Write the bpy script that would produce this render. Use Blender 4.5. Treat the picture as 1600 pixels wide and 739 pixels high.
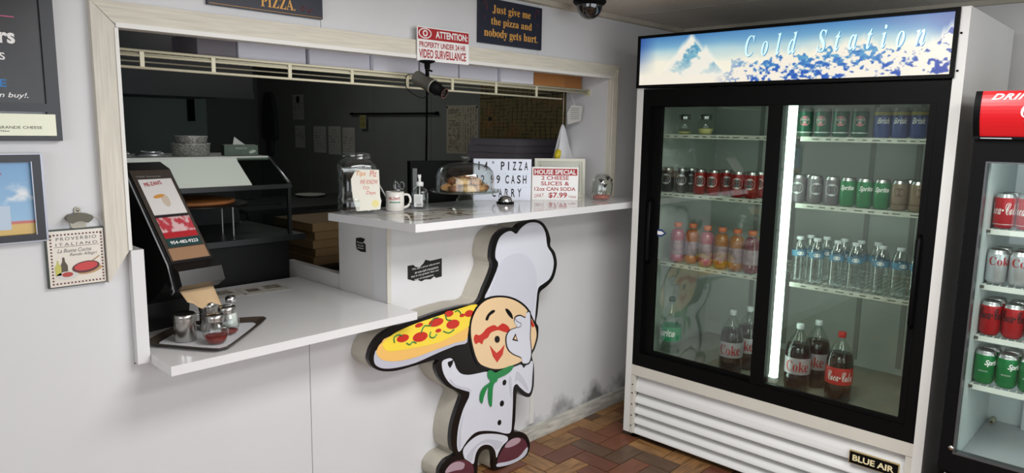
import bpy, bmesh, math, random
import numpy as np
from mathutils import Vector, Matrix
from mathutils.geometry import tessellate_polygon
random.seed(7)
rng = np.random.default_rng(5)
for o in list(bpy.data.objects):
    bpy.data.objects.remove(o)
SC = bpy.context.scene
COL = SC.collection

# ------------------------------------------------------------------ camera
CAM = dict(x=-0.4305, y=-2.3026, z=1.5706, yaw=0.8057, pitch=0.1501, roll=0.0162, f=1109.57)
def _axes():
    a, p, r = CAM['yaw'], CAM['pitch'], CAM['roll']
    fw = Vector((math.sin(a)*math.cos(p), math.cos(a)*math.cos(p), -math.sin(p)))
    rt = Vector((math.cos(a), -math.sin(a), 0)); up = rt.cross(fw)
    return math.cos(r)*rt+math.sin(r)*up, -math.sin(r)*rt+math.cos(r)*up, fw
RT, UP, FW = _axes()
CP = Vector((CAM['x'], CAM['y'], CAM['z']))
cd = bpy.data.cameras.new('camera'); co = bpy.data.objects.new('camera', cd); COL.objects.link(co)
cd.sensor_width = 36.0; cd.lens = CAM['f']*36.0/1600.0; cd.clip_start = 0.02; cd.clip_end = 60
mt = Matrix((RT, UP, -FW)).transposed().to_4x4(); mt.translation = CP
co.matrix_world = mt
SC.camera = co

# ------------------------------------------------------------------ world, daylight, exposure
w = bpy.data.worlds.new('world'); SC.world = w; w.use_nodes = True
w.node_tree.nodes['Background'].inputs[0].default_value = (0.75, 0.85, 1.0, 1)
w.node_tree.nodes['Background'].inputs[1].default_value = 0.6
def area(name, loc, rot, sx, sy, power, col):
    l = bpy.data.lights.new(name, 'AREA'); l.shape = 'RECTANGLE'; l.size = sx; l.size_y = sy
    l.energy = power; l.color = col
    o = bpy.data.objects.new(name, l); COL.objects.link(o); o.location = loc; o.rotation_euler = rot
    return o
area('front_window_daylight', (.75, -4.75, 1.3), (math.radians(90), 0, 0), 4.4, 1.6, 60, (0.90, 0.955, 1.0))
area('side_window_daylight', (-3.35, -2.6, 1.3), (math.radians(90), 0, math.radians(-90)), 3.2, 1.6, 42, (0.90, 0.955, 1.0))
TROFFERS = ((1.2, -1.42, 30), (1.3, -2.7, 28))
for tx_, ty_, pw_ in TROFFERS:      # fluorescent troffers of the shop ceiling, out of frame
    area('ceiling_lamp_light', (tx_, ty_, 2.1585), (0, 0, 0), 1.16, .54, pw_, (1.0, 0.995, 0.99))
area('kitchen_fill_light', (2.0, 2.7, 2.468), (0, 0, 0), 1.1, .22, 5, (1.0, 0.99, 0.95))  # added fill, out of view, to lift the dark kitchen
SC.view_settings.view_transform = 'Standard'
SC.view_settings.look = 'None'
SC.view_settings.gamma = 1.0
SC.view_settings.use_curve_mapping = False
SC.view_settings.exposure = 0.0
SC.cycles.transparent_max_bounces = 40
SC.cycles.max_bounces = 10

# ------------------------------------------------------------------ helpers
def ray(px, py):
    return FW + RT*((px-800)/CAM['f']) + UP*((369.5-py)/CAM['f'])
def at(px, py, ax, val):
    d = ray(px, py); t = (val-CP[ax])/d[ax]
    return CP + d*t
def ypx(px, x, z):
    """world y on the line (x, ., z) whose image column is px"""
    lo, hi = -2.25, 1.5
    for _ in range(50):
        m = (lo+hi)/2; d = Vector((x, m, z))-CP
        u = 800+CAM['f']*d.dot(RT)/d.dot(FW)
        if u > px: lo = m
        else: hi = m
    return (lo+hi)/2
def lin(c):
    out = []
    for v in c[:3]:
        v = v/255.0
        out.append(v/12.92 if v <= .04045 else ((v+.055)/1.055)**2.4)
    return tuple(out)+(1.0,)
MATS = {}
def mat(name, rgb, rough=.5, metal=0., spec=.5, var=0., vscale=6., stretch=None, bump=0., bscale=60., emis=0., coat=0., dirt=None):
    if name in MATS: return MATS[name]
    m = bpy.data.materials.new(name); m.use_nodes = True; MATS[name] = m
    nt = m.node_tree; b = nt.nodes['Principled BSDF']; N = nt.nodes; L = nt.links
    b.inputs['Roughness'].default_value = rough; b.inputs['Metallic'].default_value = metal
    b.inputs['Specular IOR Level'].default_value = spec; b.inputs['Coat Weight'].default_value = coat
    c = lin(rgb); b.inputs['Base Color'].default_value = c
    if emis:
        b.inputs['Emission Color'].default_value = c; b.inputs['Emission Strength'].default_value = emis
    tc = N.new('ShaderNodeTexCoord'); mp = N.new('ShaderNodeMapping'); L.new(tc.outputs['Object'], mp.inputs[0])
    if stretch: mp.inputs['Scale'].default_value = stretch
    col = None
    nz = N.new('ShaderNodeTexNoise'); nz.inputs['Scale'].default_value = vscale; nz.inputs['Detail'].default_value = 5
    L.new(mp.outputs[0], nz.inputs['Vector'])
    rp = N.new('ShaderNodeMapRange'); L.new(nz.outputs['Fac'], rp.inputs[0])
    v = max(var, .02)
    rp.inputs[1].default_value = .3; rp.inputs[2].default_value = .7; rp.inputs[3].default_value = 1-v; rp.inputs[4].default_value = 1+v*.5
    mx = N.new('ShaderNodeMix'); mx.data_type = 'RGBA'; mx.blend_type = 'MULTIPLY'; mx.inputs[0].default_value = 1
    mx.inputs[6].default_value = c; L.new(rp.outputs[0], mx.inputs[7]); col = mx.outputs[2]
    if dirt:   # mould and scuffs just above the floor: noise-edged stain
        g = N.new('ShaderNodeNewGeometry'); sx = N.new('ShaderNodeSeparateXYZ'); L.new(g.outputs['Position'], sx.inputs[0])
        n2 = N.new('ShaderNodeTexNoise'); n2.inputs['Scale'].default_value = 7; n2.inputs['Detail'].default_value = 10; L.new(g.outputs['Position'], n2.inputs['Vector'])
        a = N.new('ShaderNodeMath'); a.operation = 'MULTIPLY_ADD'; L.new(n2.outputs['Fac'], a.inputs[0]); a.inputs[1].default_value = dirt[0]; a.inputs[2].default_value = dirt[1]
        xr = N.new('ShaderNodeMapRange'); L.new(sx.outputs[0], xr.inputs[0]); xr.inputs[1].default_value = dirt[3]; xr.inputs[2].default_value = dirt[4]; xr.inputs[3].default_value = -.08; xr.inputs[4].default_value = .02
        a2 = N.new('ShaderNodeMath'); a2.operation = 'ADD'; L.new(a.outputs[0], a2.inputs[0]); L.new(xr.outputs[0], a2.inputs[1])
        s = N.new('ShaderNodeMath'); s.operation = 'SUBTRACT'; L.new(a2.outputs[0], s.inputs[0]); L.new(sx.outputs[2], s.inputs[1])
        r2 = N.new('ShaderNodeMapRange'); L.new(s.outputs[0], r2.inputs[0]); r2.inputs[1].default_value = 0; r2.inputs[2].default_value = .11; r2.inputs[4].default_value = .8
        m2 = N.new('ShaderNodeMix'); m2.data_type = 'RGBA'; L.new(r2.outputs[0], m2.inputs[0]); L.new(col, m2.inputs[6]); m2.inputs[7].default_value = lin(dirt[2]); col = m2.outputs[2]
    L.new(col, b.inputs['Base Color'])
    if bump:
        n3 = N.new('ShaderNodeTexNoise'); n3.inputs['Scale'].default_value = bscale; n3.inputs['Detail'].default_value = 4; L.new(mp.outputs[0], n3.inputs['Vector'])
        bp = N.new('ShaderNodeBump'); bp.inputs['Strength'].default_value = bump; bp.inputs['Distance'].default_value = .004
        L.new(n3.outputs['Fac'], bp.inputs['Height']); L.new(bp.outputs[0], b.inputs['Normal'])
    return m
def glass(name, tint=(255, 255, 255), base=.04, edge=.5, power=3., rough=.02):
    if name in MATS: return MATS[name]
    m = bpy.data.materials.new(name); m.use_nodes = True; MATS[name] = m
    nt = m.node_tree; N = nt.nodes; L = nt.links; N.remove(N['Principled BSDF'])
    t = N.new('ShaderNodeBsdfTransparent'); t.inputs[0].default_value = lin(tint)
    g = N.new('ShaderNodeBsdfGlossy'); g.inputs['Roughness'].default_value = rough; g.inputs[0].default_value = (1, 1, 1, 1)
    lw = N.new('ShaderNodeLayerWeight'); lw.inputs[0].default_value = .5
    p = N.new('ShaderNodeMath'); p.operation = 'POWER'; L.new(lw.outputs['Facing'], p.inputs[0]); p.inputs[1].default_value = power
    a = N.new('ShaderNodeMath'); a.operation = 'MULTIPLY_ADD'; L.new(p.outputs[0], a.inputs[0]); a.inputs[1].default_value = edge; a.inputs[2].default_value = base
    mx = N.new('ShaderNodeMixShader'); L.new(a.outputs[0], mx.inputs[0]); L.new(t.outputs[0], mx.inputs[1]); L.new(g.outputs[0], mx.inputs[2])
    L.new(mx.outputs[0], N['Material Output'].inputs[0])
    return m
def printmat(name, rough=.5, emis=0., base=1.):
    if name in MATS: return MATS[name]
    m = bpy.data.materials.new(name); m.use_nodes = True; MATS[name] = m
    nt = m.node_tree; b = nt.nodes['Principled BSDF']; a = nt.nodes.new('ShaderNodeVertexColor'); a.layer_name = 'ink'
    if base < 1:
        x_ = nt.nodes.new('ShaderNodeMix'); x_.data_type = 'RGBA'; x_.blend_type = 'MULTIPLY'; x_.inputs[0].default_value = 1; x_.inputs[7].default_value = (base, base, base, 1)
        nt.links.new(a.outputs[0], x_.inputs[6]); nt.links.new(x_.outputs[2], b.inputs['Base Color'])
    else: nt.links.new(a.outputs[0], b.inputs['Base Color'])
    b.inputs['Roughness'].default_value = rough
    if emis:
        nt.links.new(a.outputs[0], b.inputs['Emission Color']); b.inputs['Emission Strength'].default_value = emis
    return m

def empty(name, loc=(0, 0, 0), rz=0., rot=None):
    o = bpy.data.objects.new(name, None); COL.objects.link(o); o.location = loc
    o.rotation_euler = rot if rot else (0, 0, rz); o.empty_display_size = .05
    return o
def tag(o, label=None, cat=None, group=None, kind=None):
    if label: o['label'] = label
    if cat: o['category'] = cat
    if group: o['group'] = group
    if kind: o['kind'] = kind
    return o
def link(name, me, m=None, parent=None, loc=(0, 0, 0), rot=(0, 0, 0)):
    o = bpy.data.objects.new(name, me); COL.objects.link(o)
    if m is not None and not me.materials: me.materials.append(m)
    o.parent = parent; o.location = loc; o.rotation_euler = rot
    return o
def fin(name, bm, m, parent=None, loc=(0, 0, 0), rot=(0, 0, 0), smooth=False, bevel=0., seg=2):
    if bevel:
        es = [e for e in bm.edges if len(e.link_faces) == 2 and e.calc_face_angle(0) > .6]
        bmesh.ops.bevel(bm, geom=es, offset=bevel, segments=seg, affect='EDGES', profile=.5, clamp_overlap=True)
    bmesh.ops.recalc_face_normals(bm, faces=bm.faces)
    me = bpy.data.meshes.new(name); bm.to_mesh(me); bm.free()
    if smooth: me.polygons.foreach_set('use_smooth', [True]*len(me.polygons))
    return link(name, me, m, parent, loc, rot)
def bx(bm, x0, x1, y0, y1, z0, z1):
    v = [bm.verts.new(p) for p in ((x0, y0, z0), (x1, y0, z0), (x1, y1, z0), (x0, y1, z0), (x0, y0, z1), (x1, y0, z1), (x1, y1, z1), (x0, y1, z1))]
    for f in ((0, 3, 2, 1), (4, 5, 6, 7), (0, 1, 5, 4), (1, 2, 6, 5), (2, 3, 7, 6), (3, 0, 4, 7)):
        bm.faces.new([v[i] for i in f])
def box(name, x0, x1, y0, y1, z0, z1, m, parent=None, bevel=0., loc=(0, 0, 0), rot=(0, 0, 0)):
    bm = bmesh.new(); bx(bm, x0, x1, y0, y1, z0, z1)
    return fin(name, bm, m, parent, loc, rot, bevel=bevel)
def boxes(name, lst, m, parent=None, bevel=0., loc=(0, 0, 0), rot=(0, 0, 0)):
    bm = bmesh.new()
    for b in lst: bx(bm, *b)
    return fin(name, bm, m, parent, loc, rot, bevel=bevel)
def lathe_bm(prof, n=24, fn=None, bm=None, cx=0, cy=0):
    bm = bm or bmesh.new(); rings = []
    for r, z in prof:
        if r < 1e-6: rings.append([bm.verts.new((cx, cy, z))])
        else:
            ring = []
            for i in range(n):
                a = 2*math.pi*i/n; rr = r*(fn(a, z) if fn else 1)
                ring.append(bm.verts.new((cx+rr*math.cos(a), cy+rr*math.sin(a), z)))
            rings.append(ring)
    for A, B in zip(rings, rings[1:]):
        for i in range(n):
            j = (i+1) % n
            if len(A) == 1 and len(B) == 1: continue
            if len(A) == 1: bm.faces.new((A[0], B[j], B[i]))
            elif len(B) == 1: bm.faces.new((A[i], A[j], B[0]))
            else: bm.faces.new((A[i], A[j], B[j], B[i]))
    return bm
def lathe(name, prof, m, parent=None, n=24, fn=None, loc=(0, 0, 0), rot=(0, 0, 0), smooth=True):
    return fin(name, lathe_bm(prof, n, fn), m, parent, loc, rot, smooth=smooth)
def tube_bm(pts, r, n=8, bm=None):
    bm = bm or bmesh.new(); pts = [Vector(p) for p in pts]; rings = []
    for i, p in enumerate(pts):
        d = (pts[min(i+1, len(pts)-1)]-pts[max(i-1, 0)]).normalized()
        a = d.cross(Vector((0, 0, 1)) if abs(d.z) < .9 else Vector((1, 0, 0))).normalized(); b = d.cross(a)
        rr = r[i] if isinstance(r, (list, tuple)) else r
        rings.append([bm.verts.new(p+a*math.cos(2*math.pi*k/n)*rr+b*math.sin(2*math.pi*k/n)*rr) for k in range(n)])
    for A, B in zip(rings, rings[1:]):
        for i in range(n): bm.faces.new((A[i], A[(i+1) % n], B[(i+1) % n], B[i]))
    bm.faces.new(rings[0][::-1]); bm.faces.new(rings[-1])
    return bm
def tube(name, pts, r, m, parent=None, n=8, loc=(0, 0, 0), rot=(0, 0, 0)):
    return fin(name, tube_bm(pts, r, n), m, parent, loc, rot, smooth=True)
def spline(pts, n=4, closed=True):
    out = []; N = len(pts); rngN = N if closed else N-1
    for i in range(rngN):
        if closed: p = [pts[(i+k) % N] for k in (-1, 0, 1, 2)]
        else: p = [pts[max(0, min(N-1, i+k))] for k in (-1, 0, 1, 2)]
        for k in range(n):
            t = k/n
            out.append(tuple(.5*(2*p[1][c]+(p[2][c]-p[0][c])*t+(2*p[0][c]-5*p[1][c]+4*p[2][c]-p[3][c])*t*t+(3*p[1][c]-p[0][c]-3*p[2][c]+p[3][c])*t**3) for c in range(len(pts[0]))))
    if not closed: out.append(tuple(pts[-1]))
    return out
def prism_bm(pts, y0, y1, bm=None):
    """outline in the XZ plane, thickness from y0 (front) to y1 (back)"""
    bm = bm or bmesh.new(); n = len(pts)
    F = [bm.verts.new((x, y0, z)) for x, z in pts]; B = [bm.verts.new((x, y1, z)) for x, z in pts]
    tris = tessellate_polygon([[Vector((x, z, 0)) for x, z in pts]])
    for a, b, c in tris:
        try: bm.faces.new((F[a], F[b], F[c])); bm.faces.new((B[c], B[b], B[a]))
        except ValueError: pass
    for i in range(n):
        j = (i+1) % n
        bm.faces.new((F[i], F[j], B[j], B[i]))
    return bm
def prism(name, pts, y0, y1, m, parent=None, loc=(0, 0, 0), rot=(0, 0, 0)):
    return fin(name, prism_bm(pts, y0, y1), m, parent, loc, rot)
def slab(name, pts, z0, z1, m, parent=None, bevel=0., loc=(0, 0, 0)):
    """outline in the XY plane, thickness in z"""
    bm = prism_bm(pts, z0, z1)
    for v in bm.verts: v.co = Vector((v.co.x, v.co.z, v.co.y))
    return fin(name, bm, m, parent, loc, bevel=bevel)
def sty(s, U, L): return ''.join(chr(U+ord(c)-65) if 'A' <= c <= 'Z' else chr(L+ord(c)-97) if 'a' <= c <= 'z' else c for c in s)
def serif(s): return sty(s, 0x1D400, 0x1D41A)
def script(s): return sty(s, 0x1D4D0, 0x1D4EA)
def serif_it(s): return sty(s, 0x1D468, 0x1D482)
TXT = {}
def textmesh(body, wd, ht, shear=0., bold=0., sp=1., lsp=1., res=3, ext=.0003, wrap=None, align='CENTER'):
    key = (body, wd, ht, shear, bold, sp, lsp, res, ext, wrap, align)
    if key in TXT: return TXT[key]
    c = bpy.data.curves.new('t', 'FONT'); c.body = body; c.shear = shear; c.offset = bold; c.space_character = sp
    c.space_line = lsp; c.resolution_u = res; c.align_x = align
    o = bpy.data.objects.new('t', c); COL.objects.link(o)
    dg = bpy.context.evaluated_depsgraph_get(); me = bpy.data.meshes.new_from_object(o.evaluated_get(dg))
    bpy.data.objects.remove(o); bpy.data.curves.remove(c)
    bm = bmesh.new(); bm.from_mesh(me); bpy.data.meshes.remove(me)
    xs = [v.co.x for v in bm.verts]; ys = [v.co.y for v in bm.verts]
    x0, x1, y0, y1 = min(xs), max(xs), min(ys), max(ys)
    sx = wd/(x1-x0); sy = (ht/(y1-y0)) if ht else sx
    for v in bm.verts:
        x, y = (v.co.x-(x0+x1)/2)*sx, (v.co.y-(y0+y1)/2)*sy
        if wrap: v.co = Vector((math.sin(x/wrap)*(wrap+ext), -math.cos(x/wrap)*(wrap+ext), y))
        else: v.co = Vector((x, -ext, y))
    me = bpy.data.meshes.new('lettering'); bm.to_mesh(me); bm.free(); TXT[key] = me
    return me
def text(body, x, z, wd, ht, m, parent, y=0., name='lettering', rot=(0, 0, 0), **k):
    """flat lettering facing -Y in the parent's frame, its box centred on (x, z)"""
    me = textmesh(body, wd, ht, **k)
    if me.materials and me.materials[0] != m: me = me.copy(); me.materials.clear()
    return link(name, me, m, parent, (x, y, z), rot)
def inkpanel(name, x0, x1, z0, z1, nx, nz, fn, m, parent, y=0., curve=None):
    """printed sheet facing -Y; fn(U, V) gives sRGB 0..255 arrays, V up"""
    U, V = np.meshgrid(np.linspace(0, 1, nx+1), np.linspace(0, 1, nz+1))
    C = np.clip(np.asarray(fn(U, V), dtype=float)/255., 0, 1)
    C = np.where(C <= .04045, C/12.92, ((C+.055)/1.055)**2.4)
    X = x0+(x1-x0)*U; Z = z0+(z1-z0)*V; Y = np.full_like(X, y) if curve is None else y+curve(U, V)
    verts = np.stack([X, Y, Z], -1).reshape(-1, 3)
    i = np.arange((nx+1)*(nz+1)).reshape(nz+1, nx+1)
    F = np.stack([i[:-1, :-1], i[:-1, 1:], i[1:, 1:], i[1:, :-1]], -1).reshape(-1, 4)
    me = bpy.data.meshes.new(name); me.from_pydata(verts.tolist(), [], F.tolist())
    at_ = me.color_attributes.new('ink', 'FLOAT_COLOR', 'POINT')
    rgba = np.concatenate([C.reshape(-1, 3), np.ones((C.size//3, 1))], 1).astype(np.float32)
    at_.data.foreach_set('color', rgba.ravel())
    return link(name, me, m, parent)
def vnoise(X, Y, seed=0, octv=4):
    out = np.zeros_like(X, dtype=float); amp = 1.; tot = 0
    for k in range(octv):
        r = np.random.default_rng(seed+k).random((64, 64)); xs, ys = X*2**k, Y*2**k
        xi, yi = np.floor(xs).astype(int), np.floor(ys).astype(int); fx, fy = xs-xi, ys-yi
        fx, fy = fx*fx*(3-2*fx), fy*fy*(3-2*fy)
        g = lambda a, b: r[a % 64, b % 64]
        out += amp*((g(xi, yi)*(1-fx)+g(xi+1, yi)*fx)*(1-fy)+(g(xi, yi+1)*(1-fx)+g(xi+1, yi+1)*fx)*fy); tot += amp; amp *= .5
    return out/tot
def mixc(A, B, t): return A*(1-t[..., None])+B*t[..., None]
def colr(U, rgb): return np.ones(U.shape+(3,))*np.array(rgb, float)
def copy_tree(o, parent=None):
    c = o.copy(); COL.objects.link(c); c.parent = parent
    for ch in list(o.children): copy_tree(ch, c)
    return c
class Proto:
    """first use hands out the original, later uses copies of it and its parts"""
    def __init__(s, make): s.make = make; s.o = None
    def put(s, loc, rz, label, cat, group=None):
        if s.o is None: s.o = r = s.make()
        else: r = copy_tree(s.o)
        r.location = loc; r.rotation_euler = (0, 0, rz); tag(r, label, cat, group)
        return r
ORD = ['first', 'second', 'third', 'fourth', 'fifth', 'sixth', 'seventh', 'eighth', 'ninth', 'tenth', 'eleventh', 'twelfth']

# ------------------------------------------------------------------ materials
wallm = mat('wall paint', (214, 213, 214), .45, var=.03, vscale=3, bump=.03, bscale=25, dirt=(.42, -.065, (58, 55, 50), 1.6, 2.5))
wallm2 = mat('wall paint plain', (212, 210, 208), .5, var=.04, vscale=2)
lamin = mat('white laminate', (222, 221, 221), .09, var=.02)
whiteen = mat('white enamel', (218, 217, 213), .32, var=.03, vscale=4)
creamen = mat('cream enamel', (205, 201, 190), .35, var=.05, vscale=5)
blackm = mat('black plastic', (10, 10, 11), .5, spec=.1)
blackal = mat('black anodised frame', (7, 7, 7), .5, spec=.1)
steel = mat('brushed steel', (190, 188, 184), .25, metal=1)
chrome = mat('chrome', (220, 220, 220), .1, metal=1)
alu = mat('aluminium', (200, 200, 200), .3, metal=1)
paper = mat('paper white', (232, 230, 226), .7)
ink = mat('black ink', (16, 16, 18), .6)
inkred = mat('red ink', (168, 26, 32), .5)
inkwhite = mat('white ink', (240, 238, 235), .5)
navy = mat('navy board', (26, 29, 46), .45)
goldink = mat('ochre ink', (226, 166, 76), .5)
prt = printmat('printed sheet', .45)
prtgloss = printmat('glossy print', .2)
trimh = mat('whitewashed wood horizontal', (214, 208, 192), .5, var=.13, vscale=7, stretch=(1.2, 20, 26), bump=.08)
trimv = mat('whitewashed wood vertical', (212, 206, 192), .5, var=.13, vscale=7, stretch=(26, 20, 1.2), bump=.08)
clear = glass('clear glass', (250, 252, 250), .05, .55, 2.6)
clearpl = glass('clear plastic', (236, 240, 240), .07, .8, 1.7, .06)
doorglass = glass('cooler door glass', (236, 241, 237), .05, .4, 4, .015)

# ------------------------------------------------------------------ the room
ZC = 2.167; XW = 3.383; XL = -3.4; YF = -4.8
OX0, OX1, OZ = .2886, 2.68, 1.8486       # opening in the partition
wall = tag(empty('wall_partition'), kind='structure')
def wpanel(x0, x1, z0, z1, y1=.10, name='wall_panel', m=wallm): return box(name, x0, x1, 0, y1, z0, z1, m, wall)
wpanel(XL, OX0, .0, ZC); wpanel(OX0, .888, 0, .832); wpanel(.8905, 1.246, 0, .832)
wpanel(1.246, 2.125, 0, 1.183); wpanel(2.128, OX1, 0, 1.183)
wpanel(OX1, XW, 0, ZC, .28); wpanel(OX0, .968, OZ, ZC); wpanel(.970, 2.12, OZ, ZC); wpanel(2.1215, OX1, OZ, ZC)
box('corner_post', 1.246, 1.36, .101, .35, 0, 1.183, wallm2, wall)
box('kerb_wall', 1.250, 1.285, .351, .82, .80, .928, whiteen, wall)
box('jamb_board', .289, .325, -.032, .10, .838, 1.193, lamin, wall, bevel=.001)
box('corner_bead', 1.243, 1.262, -.004, 0, .864, 1.183, creamen, wall)
box('seam_strip', 2.112, 2.14, -.006, 0, .09, 1.183, whiteen, wall)
box('screw_block', .34, .356, -.03, 0, .815, .832, creamen, wall)
tag(box('baseboard_partition', XL, XW, -.018, -.001, 0, .075, mat('scuffed baseboard', (196, 193, 184), .5, var=.4, vscale=9, stretch=(1, 1, 6), bump=.15, dirt=(.13, -.03, (70, 66, 58), 1.5, 2.7)), bevel=.004), kind='structure')
wr = tag(box('wall_right', XW, XW+.1, YF, 5.4, 0, 2.5, wallm2), kind='structure')
# side and street walls with shop windows, behind and left of the camera
tag(boxes('wall_left', [(XL-.1, XL, YF, -4.3, 0, ZC), (XL-.1, XL, -.9, .1, 0, ZC), (XL-.1, XL, -4.3, -.9, 0, .48), (XL-.1, XL, -4.3, -.9, 2.12, ZC)], wallm2), kind='structure')
tag(boxes('wall_street', [(XL, -1.5, YF-.1, YF, 0, ZC), (3.0, XW, YF-.1, YF, 0, ZC), (-1.5, 3.0, YF-.1, YF, 0, .48), (-1.5, 3.0, YF-.1, YF, 2.12, ZC)], wallm2), kind='structure')
for k, xs in enumerate(((-1.5, .75), (.75, 3.0))):
    wn = tag(empty('window_%d' % (k+1)), kind='structure')
    boxes('window_frame', [(xs[0], xs[0]+.05, YF-.08, YF-.03, .48, 2.12), (xs[1]-.05, xs[1], YF-.08, YF-.03, .48, 2.12), (xs[0]+.05, xs[1]-.05, YF-.08, YF-.03, .48, .54), (xs[0]+.05, xs[1]-.05, YF-.08, YF-.03, 2.06, 2.12)], alu, wn)
    box('pane', xs[0]+.05, xs[1]-.05, YF-.06, YF-.054, .54, 2.06, clear, wn)
# floor: herringbone of small planks
floor = tag(box('floor', XL, XW, YF, 0, -.06, -.004, mat('dark joint', (34, 26, 22), .7)), kind='structure')
WP = .1035
pm = [mat('plank oak', (138, 100, 62), .38, var=.35, vscale=9, stretch=(1, 1, 1), bump=.06),
      mat('plank russet', (104, 62, 45), .38, var=.18, vscale=9, bump=.06),
      mat('plank brown', (92, 68, 50), .38, var=.22, vscale=9, bump=.06),
      mat('plank tan', (150, 110, 68), .38, var=.3, vscale=9, bump=.06),
      mat('plank rust', (114, 70, 48), .38, var=.15, vscale=9, bump=.06)]
pmh = [mat(m_.name+' grain', c_, .38, var=v_, vscale=5, stretch=(1.5, 9, 9), bump=.06) for m_, c_, v_ in zip(pm, ((138, 100, 62), (104, 62, 45), (92, 68, 50), (150, 110, 68), (114, 70, 48)), (.6, .3, .35, .6, .25))]
_pl = {}
def plank_mesh(k):
    if k not in _pl:
        bm = bmesh.new(); bx(bm, .0005, 2*WP-.0045, .0005, WP-.0045, -.006, 0)
        bmesh.ops.recalc_face_normals(bm, faces=bm.faces)
        me = bpy.data.meshes.new('plank'); bm.to_mesh(me); bm.free(); me.materials.append(pmh[k]); _pl[k] = me
    return _pl[k]
cand = []
for i in range(-60, 60):
    for j in range(-40, 40):
        ax, ay = 2.232+(-i+2*j)*WP, -.172+(-i-2*j)*WP
        cand.append((ax+WP/2, ay-WP, 'V', ax, ay)); cand.append((ax+WP, ay-2.5*WP, 'H', ax, ay))
cand = [c for c in cand if XL+.15 < c[0] < XW-.15 and YF+.15 < c[1] < .2]
cand.sort(key=lambda c: (c[0]-2.2)**2+(c[1]+.75)**2)
rest = [bmesh.new() for _ in range(5)]; n_pl = 0; YT = -.004
for cx_, cy_, kd, ax, ay in cand:
    k = random.choice((0, 1, 2, 3, 4, 4, 3, 0, 2))
    r_ = (ax, ax+WP, ay-2*WP, ay) if kd == 'V' else (ax, ax+2*WP, ay-3*WP, ay-2*WP)
    cut = r_[3] > YT
    if r_[2] > YT-.012: continue
    if n_pl < 290 and not cut:
        o = link('plank', plank_mesh(k), None, floor)
        if kd == 'V': o.location = (ax+WP-.002, ay-2*WP+.002, 0); o.rotation_euler = (0, 0, math.pi/2)
        else: o.location = (ax+.002, ay-3*WP+.002, 0)
        n_pl += 1
    elif cut and 1.6 < ax < 2.7:
        box('plank', r_[0]+.002, r_[1]-.002, r_[2]+.002, YT, -.006, 0, pm[k], floor)
    else:
        bx(rest[k], r_[0]+.002, r_[1]-.002, r_[2]+.002, min(r_[3]-.002, YT), -.006, 0)
for k in range(5):
    tag(fin('planks_beyond', rest[k], pm[k], floor), kind='stuff')
# ceiling of large boards
ceil = tag(box('ceiling', XL, XW, YF, 0, ZC+.012, ZC+.1, mat('ceiling gap', (60, 58, 54), .8)), kind='structure')
cm_ = mat('ceiling board', (204, 198, 188), .8, var=.1, vscale=3)
ys = [-.012, -.70, -1.325, -1.95, -2.6, -3.2, -3.8, -4.4, YF]
for a, b in zip(ys, ys[1:]):
    for c, d in ((XL, -1.5), (-1.5, .4), (.4, 2.75), (2.75, XW-.03)):
        box('ceiling_board', c+.003, d-.003, b+.003, a-.003, ZC, ZC+.011, cm_, ceil)
tag(box('trim_1', XL, XW, -.035, 0, ZC-.022, ZC, mat('ceiling batten', (190, 182, 166), .6, var=.15, vscale=5), bevel=.003), kind='structure')
tag(box('trim_2', XW-.03, XW, YF, -.04, ZC-.022, ZC, MATS['ceiling batten'], bevel=.003), kind='structure')
for k_, (tx_, ty_, pw_) in enumerate(TROFFERS):
    tl_ = tag(empty('ceiling_light', (tx_, ty_, ZC)), ('recessed fluorescent ceiling light nearer the serving opening', 'recessed fluorescent ceiling light further from the serving opening')[k_], 'ceiling light')
    boxes('light_frame', [(-.61, .61, -.31, -.285, -.012, -.001), (-.61, .61, .285, .31, -.012, -.001), (-.61, -.585, -.285, .285, -.012, -.001), (.585, .61, -.285, .285, -.012, -.001)], whiteen, tl_)
    box('diffuser', -.585, .585, -.285, .285, -.006, -.001, mat('lamp diffuser', (240, 240, 236), .4, emis=1.0), tl_)
# casing round the opening
cas = tag(empty('trim_3'), kind='structure')
tw = .064; tt = .026
prism('casing_board', [(OX0-tw, OZ+tw), (OX1+tw, OZ+tw), (OX1, OZ), (OX0, OZ)], -tt, 0, trimh, cas)
prism('casing_board', [(OX0-tw+.0012, OZ+tw-.002), (OX0-.0012, OZ-.002), (OX0-.0012, 1.193), (OX0-tw+.0012, 1.102)], -tt, 0, trimv, cas)
prism('casing_board', [(OX1+.001, OZ-.001), (OX1+tw, OZ+tw-.002), (OX1+tw, 1.216), (OX1+.001, 1.216)], -tt, 0, trimv, cas)
box('casing_lip', OX0, OX1, -tt-.004, -.002, OZ-.008, OZ+.006, mat('casing lip paint', (228, 226, 220), .4), cas)
box('casing_lip', OX0-.004, OX0+.006, -tt-.004, -.002, 1.194, OZ-.009, MATS['casing lip paint'], cas)
for dx in (.012, .028, .044): box('casing_bead', OX1+dx, OX1+dx+.006, -tt-.005, -tt, 1.216, OZ+dx-.004, trimv, cas, bevel=.001)

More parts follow.
